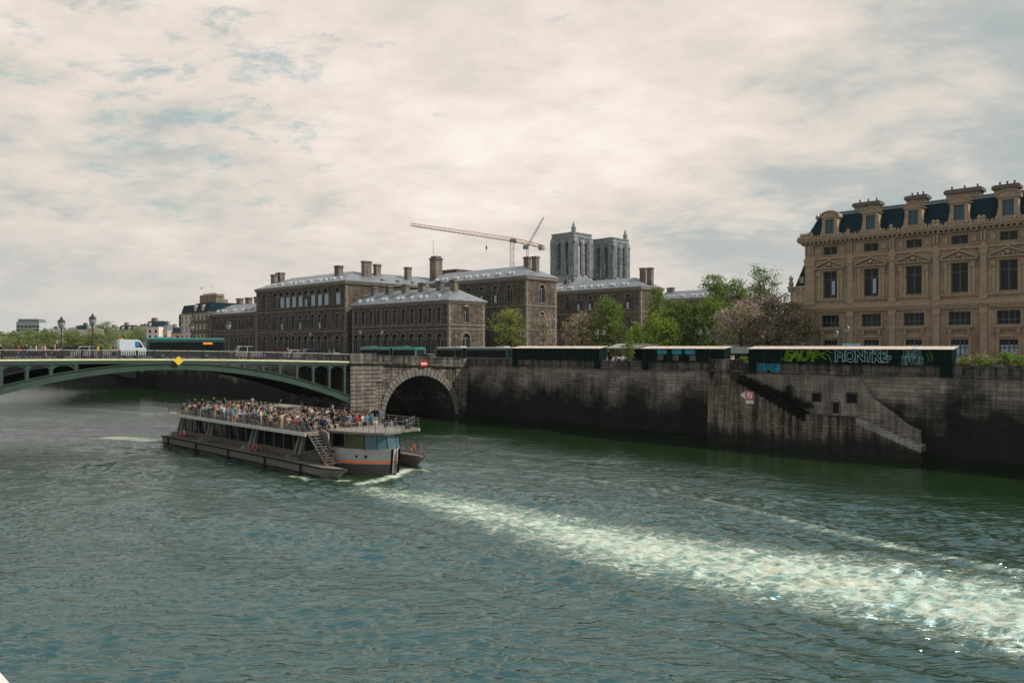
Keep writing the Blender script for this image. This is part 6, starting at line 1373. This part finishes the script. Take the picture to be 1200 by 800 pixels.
# cabin with glass sides
for sg in (-1, 1):
    b = MB(); b.box(-18.6, 11.4, *sorted((sg * 3.6, sg * 3.5)), .9, 1.45); b.box(-18.6, 11.4, *sorted((sg * 3.6, sg * 3.5)), 3.2, 3.42)
    x = -18.6
    while x <= 11.45: b.box(x - .07, x + .07, *sorted((sg * 3.64, sg * 3.46)), 1.45, 3.2); x += 2.0
    b.build('cabin_frame', M['offwhite'], boat)
    b = MB(); b.box(-18.5, 11.3, *sorted((sg * 3.56, sg * 3.53)), 1.45, 3.2); b.build('cabin_glass', M['pane_boat'] if 'pane_boat' in M else M['pane'], boat)
b = MB(); b.box(-18.6, -18.5, -3.5, 3.5, .9, 3.42); b.build('cabin_end', M['boat_grey'], boat); b = MB(); b.box(11.4, 11.5, -3.5, 3.5, .9, 3.42); b.build('cabin_end', M['boat_grey'], boat)
b = MB(); 
for i in range(12): b.box(-17 + i * 2.3, -16.2 + i * 2.3, -2.9, 2.9, 1.0, 1.75)
b.build('cabin_seats', M['brickp'], boat)
# upper deck
b = MB(); b.box(-19.9, 12.4, -5.2, 5.2, 3.44, 3.66); b.box(12.4, 16.5, -1.2, 5.2, 3.44, 3.66); b.build('upper_deck', M['boat_deck'], boat)
b = MB()
for y in (-5.28, 5.2): b.box(-19.9, 12.4 if y < 0 else 16.5, y, y + .08, 3.40, 3.72)
b.box(-19.98, -19.9, -5.28, 5.28, 3.40, 3.72); b.build('deck_edge', M['bus_white'], boat)
def rail(b, pts, h, zs=(.5, .8, 1.05), lean=0.0, gap=1.0):
    for z in zs: b.tube([(x, y + lean * z * (1 if y > 0 else -1), h + z) for x, y in pts], .032 if z > 1 else .022, 5)
    for p, q in zip(pts, pts[1:]):
        l = math.dist(p, q); n_ = max(1, round(l / gap))
        for k_ in range(n_ + 1): x, y = p[0] + (q[0] - p[0]) * k_ / n_, p[1] + (q[1] - p[1]) * k_ / n_; b.tube([(x, y, h), (x, y + lean * 1.05 * (1 if y > 0 else -1), h + 1.05)], .03, 5)
b = MB(); rail(b, [(12.2, -5.1), (-19.7, -5.1), (-19.9, -4.9), (-19.9, 4.9), (-19.7, 5.1), (16.4, 5.1)], 3.66, lean=.12, gap=1.25); b.build('deck_railing', M['rail_top'], boat)
b = MB(); rail(b, [(14.2, -1.9), (19.4, -1.7), (19.6, 1.7), (16.4, 5.0)], 3.95, (.45, .9)); b.build('bow_railing', M['rail_top'], boat)
b = MB(); b.prism([(-21.3, 3.5), (-19.9, 3.42), (-19.9, 3.62), (-21.3, 3.6)], 'y', -2.5, 2.5)
b.tube([(-21.2, -2.5, 3.6), (-21.7, -2.5, 4.7)], .04, 5); b.tube([(-21.2, 2.5, 3.6), (-21.7, 2.5, 4.7)], .04, 5); b.tube([(-21.7, -2.5, 4.7), (-21.7, 2.5, 4.7)], .04, 5); b.tube([(-21.7, -2.5, 4.7), (-19.9, -2.5, 4.7)], .03, 5); b.build('stern_platform', M['rail_top'], boat)
# wheelhouse below the forward roof
b = MB(); b.prism([(12.6, -3.3), (16.5, -2.7), (19.0, -1.7), (19.9, -.9), (19.9, .9), (19.0, 1.7), (16.5, 2.7), (12.6, 3.3)], 'z', 3.72, 3.93); b.build('wheelhouse_roof', M['offwhite'], boat)
b = MB(); b.prism([(10.4, 3.3), (13.6, 3.3), (13.0, 4.4) if False else (13.2, 3.72), (12.0, 3.72)], 'y', -3.5, -3.3)
b.box(13.4, 13.6, -3.1, -2.9, 2.3, 3.72); b.box(15.6, 15.75, -2.85, -2.7, 2.3, 3.72); b.box(13.4, 13.6, 2.9, 3.1, 2.3, 3.72); b.box(15.6, 15.75, 2.7, 2.85, 2.3, 3.72); b.build('wheelhouse_posts', M['boat_grey'], boat)
def gl_(name, c, a_):
    m, t, b_ = base(name, .06); b_.inputs['Base Color'].default_value = (*c, 1); b_.inputs['Alpha'].default_value = a_; return m
M['screen'] = gl_('windscreen_glass', (.06, .15, .18), .6)
b = MB(); wp = [(18.1, -2.05), (19.2, -1.3), (19.8, -.5), (19.8, .5), (19.2, 1.3), (18.1, 2.05)]
for p, q in zip(wp, wp[1:]): b.face([(p[0], p[1], 2.32), (q[0], q[1], 2.32), (q[0] - .35, q[1] * .93, 3.7), (p[0] - .35, p[1] * .93, 3.7)])
b.build('windscreen', M['screen'], boat)
b = MB()
for p in wp: b.tube([(p[0] + .01, p[1] * 1.01, 2.3), (p[0] - .35, p[1] * .94, 3.72)], .035, 4)
b.build('windscreen_bars', M['black'], boat)
b = MB(); b.face([(15.8, -2.72, 2.4), (18.05, -2.07, 2.4), (17.7, -2.0, 3.65), (15.8, -2.68, 3.65)]); b.build('side_window', glassy('olive_tinted_glass', (.05, .055, .02), .12), boat)
b = MB(); b.box(14, 16.8, -1.4, 1.4, 2.3, 3.1); b.box(17.2, 18.2, -1.3, 1.3, 2.3, 3.0); b.build('helm_console', M['black'], boat)
b = MB()                                                # stairs from the near walkway to the top deck
for i in range(11): b.box(12.5 + i * .27, 12.5 + i * .27 + .3, -5.0, -3.7, 3.45 - i * .24, 3.50 - i * .24)
for y in (-5.02, -3.68): b.prism([(12.3, 3.66), (12.5, 3.66), (15.7, .96), (15.45, .96)], 'y', y - .03, y + .03)
b.tube([(12.4, -5.05, 4.7), (15.6, -5.05, 2.0)], .035, 5); b.tube([(14.0, -5.05, 2.35), (14.0, -5.05, 3.35)], .03, 5); b.tube([(15.6, -5.05, .96), (15.6, -5.05, 2.0)], .03, 5); b.build('stairs', M['rail_top'], boat)
b = MB(); b.prism([(11.6, 3.4), (12.6, 3.2), (13.6, 2.3), (14.0, 2.3), (13.6, 3.72), (12.4, 3.95)], 'y', -3.62, -3.45); b.build('side_fairing', M['offwhite'], boat)
M['ring'] = plain('faded_orange', (.42, .09, .04), .6)
# benches on deck, canopy bar, lifebuoys
bench = []
bm_ = MB(); bm_.box(-.22, .22, -1.9, 1.9, .40, .46); bm_.box(-.26, -.20, -1.9, 1.9, .46, .86)
for y in (-1.7, 0, 1.7): bm_.box(-.18, .18, y - .04, y + .04, 0, .40)
bmesh_ = bm_.mesh('bench', M['boat_deck'])
for row in range(25):
    for sd_ in (-2.6, 2.6): put('bench', bmesh_, boat, (-17.6 + row * 1.18, sd_, 3.662))
b = MB(); b.box(-3.0, 1.2, -1.2, 1.2, 5.28, 5.34)
for x in (-2.8, 1.0):
    for y in (-1.0, 1.0): b.tube([(x, y, 3.66), (x, y, 5.28)], .05, 5)
b.build('canopy', M['offwhite'], boat)
def torus(b, c, R_, r_, axis='y', n=16, k=6, m=0):
    rg_ = []
    for i in range(n):
        a = 2 * math.pi * i / n; rg_.append([b.vert((c[0] + (R_ + r_ * math.cos(2 * math.pi * j / k)) * math.cos(a), c[1] + r_ * math.sin(2 * math.pi * j / k), c[2] + (R_ + r_ * math.cos(2 * math.pi * j / k)) * math.sin(a))) for j in range(k)])
    for i in range(n):
        A, B = rg_[i], rg_[(i + 1) % n]
        for j in range(k): b.f.append([A[j], A[(j + 1) % k], B[(j + 1) % k], B[j]]); b.m.append(1 if i % 4 == 3 else m)
def blocal(x, y, z): p = L(-77 + x, 43.9 + y, z); return p
for x, y, z, lb in ((-14.6, -5.6, 1.5, 'orange life ring on the near side rail towards the stern of the boat'), (3.4, -5.62, 1.55, 'orange life ring on the near side rail in the middle of the boat'), (16.2, 4.6, 1.75, 'bright orange life ring on the far front rail beside the bow')):
    b = MB(); torus(b, (0, 0, 0), .32, .07); o = b.build('life_ring', [M['ring'], M['ring']], None, blocal(x, y, z)); o.rotation_euler = (0, 0, ANG); tag(o, lb, 'life ring')
# passengers
rg = random.Random(21); occ = 0
tops = ['white', 'navy', 'black', 'light blue', 'grey', 'teal', 'tan', 'red', 'pink', 'green', 'orange', 'yellow']; wts_ = [12, 22, 34, 10, 16, 4, 4, 1.2, 1.5, 1, 1, 1]
def passenger(pose, x, y, z, rot):
    c = rg.choices(tops, wts_)[0]; ps = 'seated' if pose == 'sit' else 'standing'; art_ = 'an' if c == 'orange' else 'a'
    person(pose, c, blocal(x, y, z), ANG + rot, f'{ps} passenger wearing {art_} {c} top on the crowded open deck of the boat', f'{ps} passengers in {c}', rg, rg.uniform(.93, 1.07))
for row in range(25):
    x = -17.6 + row * 1.18
    for sd_ in (-2.6, 2.6):
        for q in (-1.5, -.9, -.3, .3, .9, 1.5):
            if (-3.9 < x < 2.1 and abs(sd_ + q) < 2.4 and rg.random() < .5) or rg.random() < .16: continue
            passenger('sit', x + .02, sd_ + q + rg.uniform(-.06, .06), 3.64, rg.uniform(-.4, .4))
for i in range(26): passenger('stand', rg.uniform(-18.4, 11.6), rg.choice([-4.85, -4.8, 0, 0.1, 4.8, 4.85]), 3.67, rg.uniform(0, 6.28))
for x, y in ((-18.9, -3.0), (-18.9, -2.2), (-18.9, -1.2), (-18.9, .2), (-18.7, 1.6)): passenger('stand', x, y, 3.67, rg.uniform(0, 6.28))
for x, y in ((12.9, 2.4), (13.9, 3.6), (14.9, 2.2), (15.6, 4.2), (13.4, 4.5)): passenger('sit', x, y, 3.3, rg.uniform(-.4, .4))
def squeeze(names, x0, kx):                            # fit the bow length
    done = set()
    for o in list(boat.children) + [c for q in boat.children for c in q.children]:
        if o.name.split('.')[0] in names and o.data and o.data.name not in done:
            done.add(o.data.name)
            for v_ in o.data.vertices:
                if v_.co.x > x0: v_.co.x = x0 + (v_.co.x - x0) * kx
squeeze(('hull', 'bow_plating', 'orange_stripe', 'lower_bow', 'stem_band', 'hawse_openings', 'foredeck', 'wheelhouse_roof', 'wheelhouse_posts', 'windscreen', 'windscreen_bars', 'side_window', 'helm_console', 'bow_railing'), 12.6, .88)
for o in boat.children:
    if o.name.split('.')[0] == 'float' and sum(v_.co.y for v_ in o.data.vertices) > 0:
        for q in [o] + [c for c in boat.children if False] + list(o.children):
            for v_ in q.data.vertices:
                if v_.co.x > 10: v_.co.x = 10 + (v_.co.x - 10) * .86
# birds, and the ledge of the bridge the picture is taken from
def bird(label, p, s=.5, rot=0.0):
    b = MB(); b.lathe((0, 0, 0), [(.01, -.3), (.09, -.1), (.10, .05), (.05, .2), (.01, .3)], 6); 
    for v_i in range(len(b.v)): x, y, z = b.v[v_i]; b.v[v_i] = (z, y, x)
    for sg in (-1, 1): b.face([(.1, 0, .02), (-.1, 0, .02), (-.12, sg * .35, .18), (.02, sg * .38, .2)]); b.face([(.02, sg * .38, .2), (-.12, sg * .35, .18), (-.18, sg * .75, .05)])
    o = b.build('bird', M['black'], None, p); o.scale = (s,) * 3; o.rotation_euler = (.2, 0, rot); return tag(o, label, 'bird')
bird('tiny dark bird in the sky left of the street houses chimney', ((236 - 600) / F * 200, 200, H + 67 * 200 / F), 1.0, .5)
bird('tiny bird in the sky, right of the other one', ((249 - 600) / F * 220, 220, H + 69 * 220 / F), 1.0, 1.4)
wx, wy = wat(489, 522); o = bird('small dark waterbird flying low over the water right of the boat', (wx, wy, .35), 1.1, 2.2)
pr = thing('ledge', 'pale metal ledge of the viewing bridge at the bottom left corner', 'ledge', (0, 0, 0), ANG)
# its top edge runs along the quay direction 1.5 m below the eye
zL = 10.5; Yl = (H - zL) * F / 382; Xl = -600 / F * Yl; uL = Xl * QX + Yl * QY; vL = Xl * PX_ + Yl * PY_
b = MB(); b.box(-uL - 8, -uL + .6, vL - .5, vL, zL - .25, zL); b.build('coping', M['white'], pr)
b = MB(); b.box(-uL - 8, -uL + .6, vL - .45, vL - .05, zL - 1.2, zL - .252); b.build('parapet', M['quay_top'], pr)
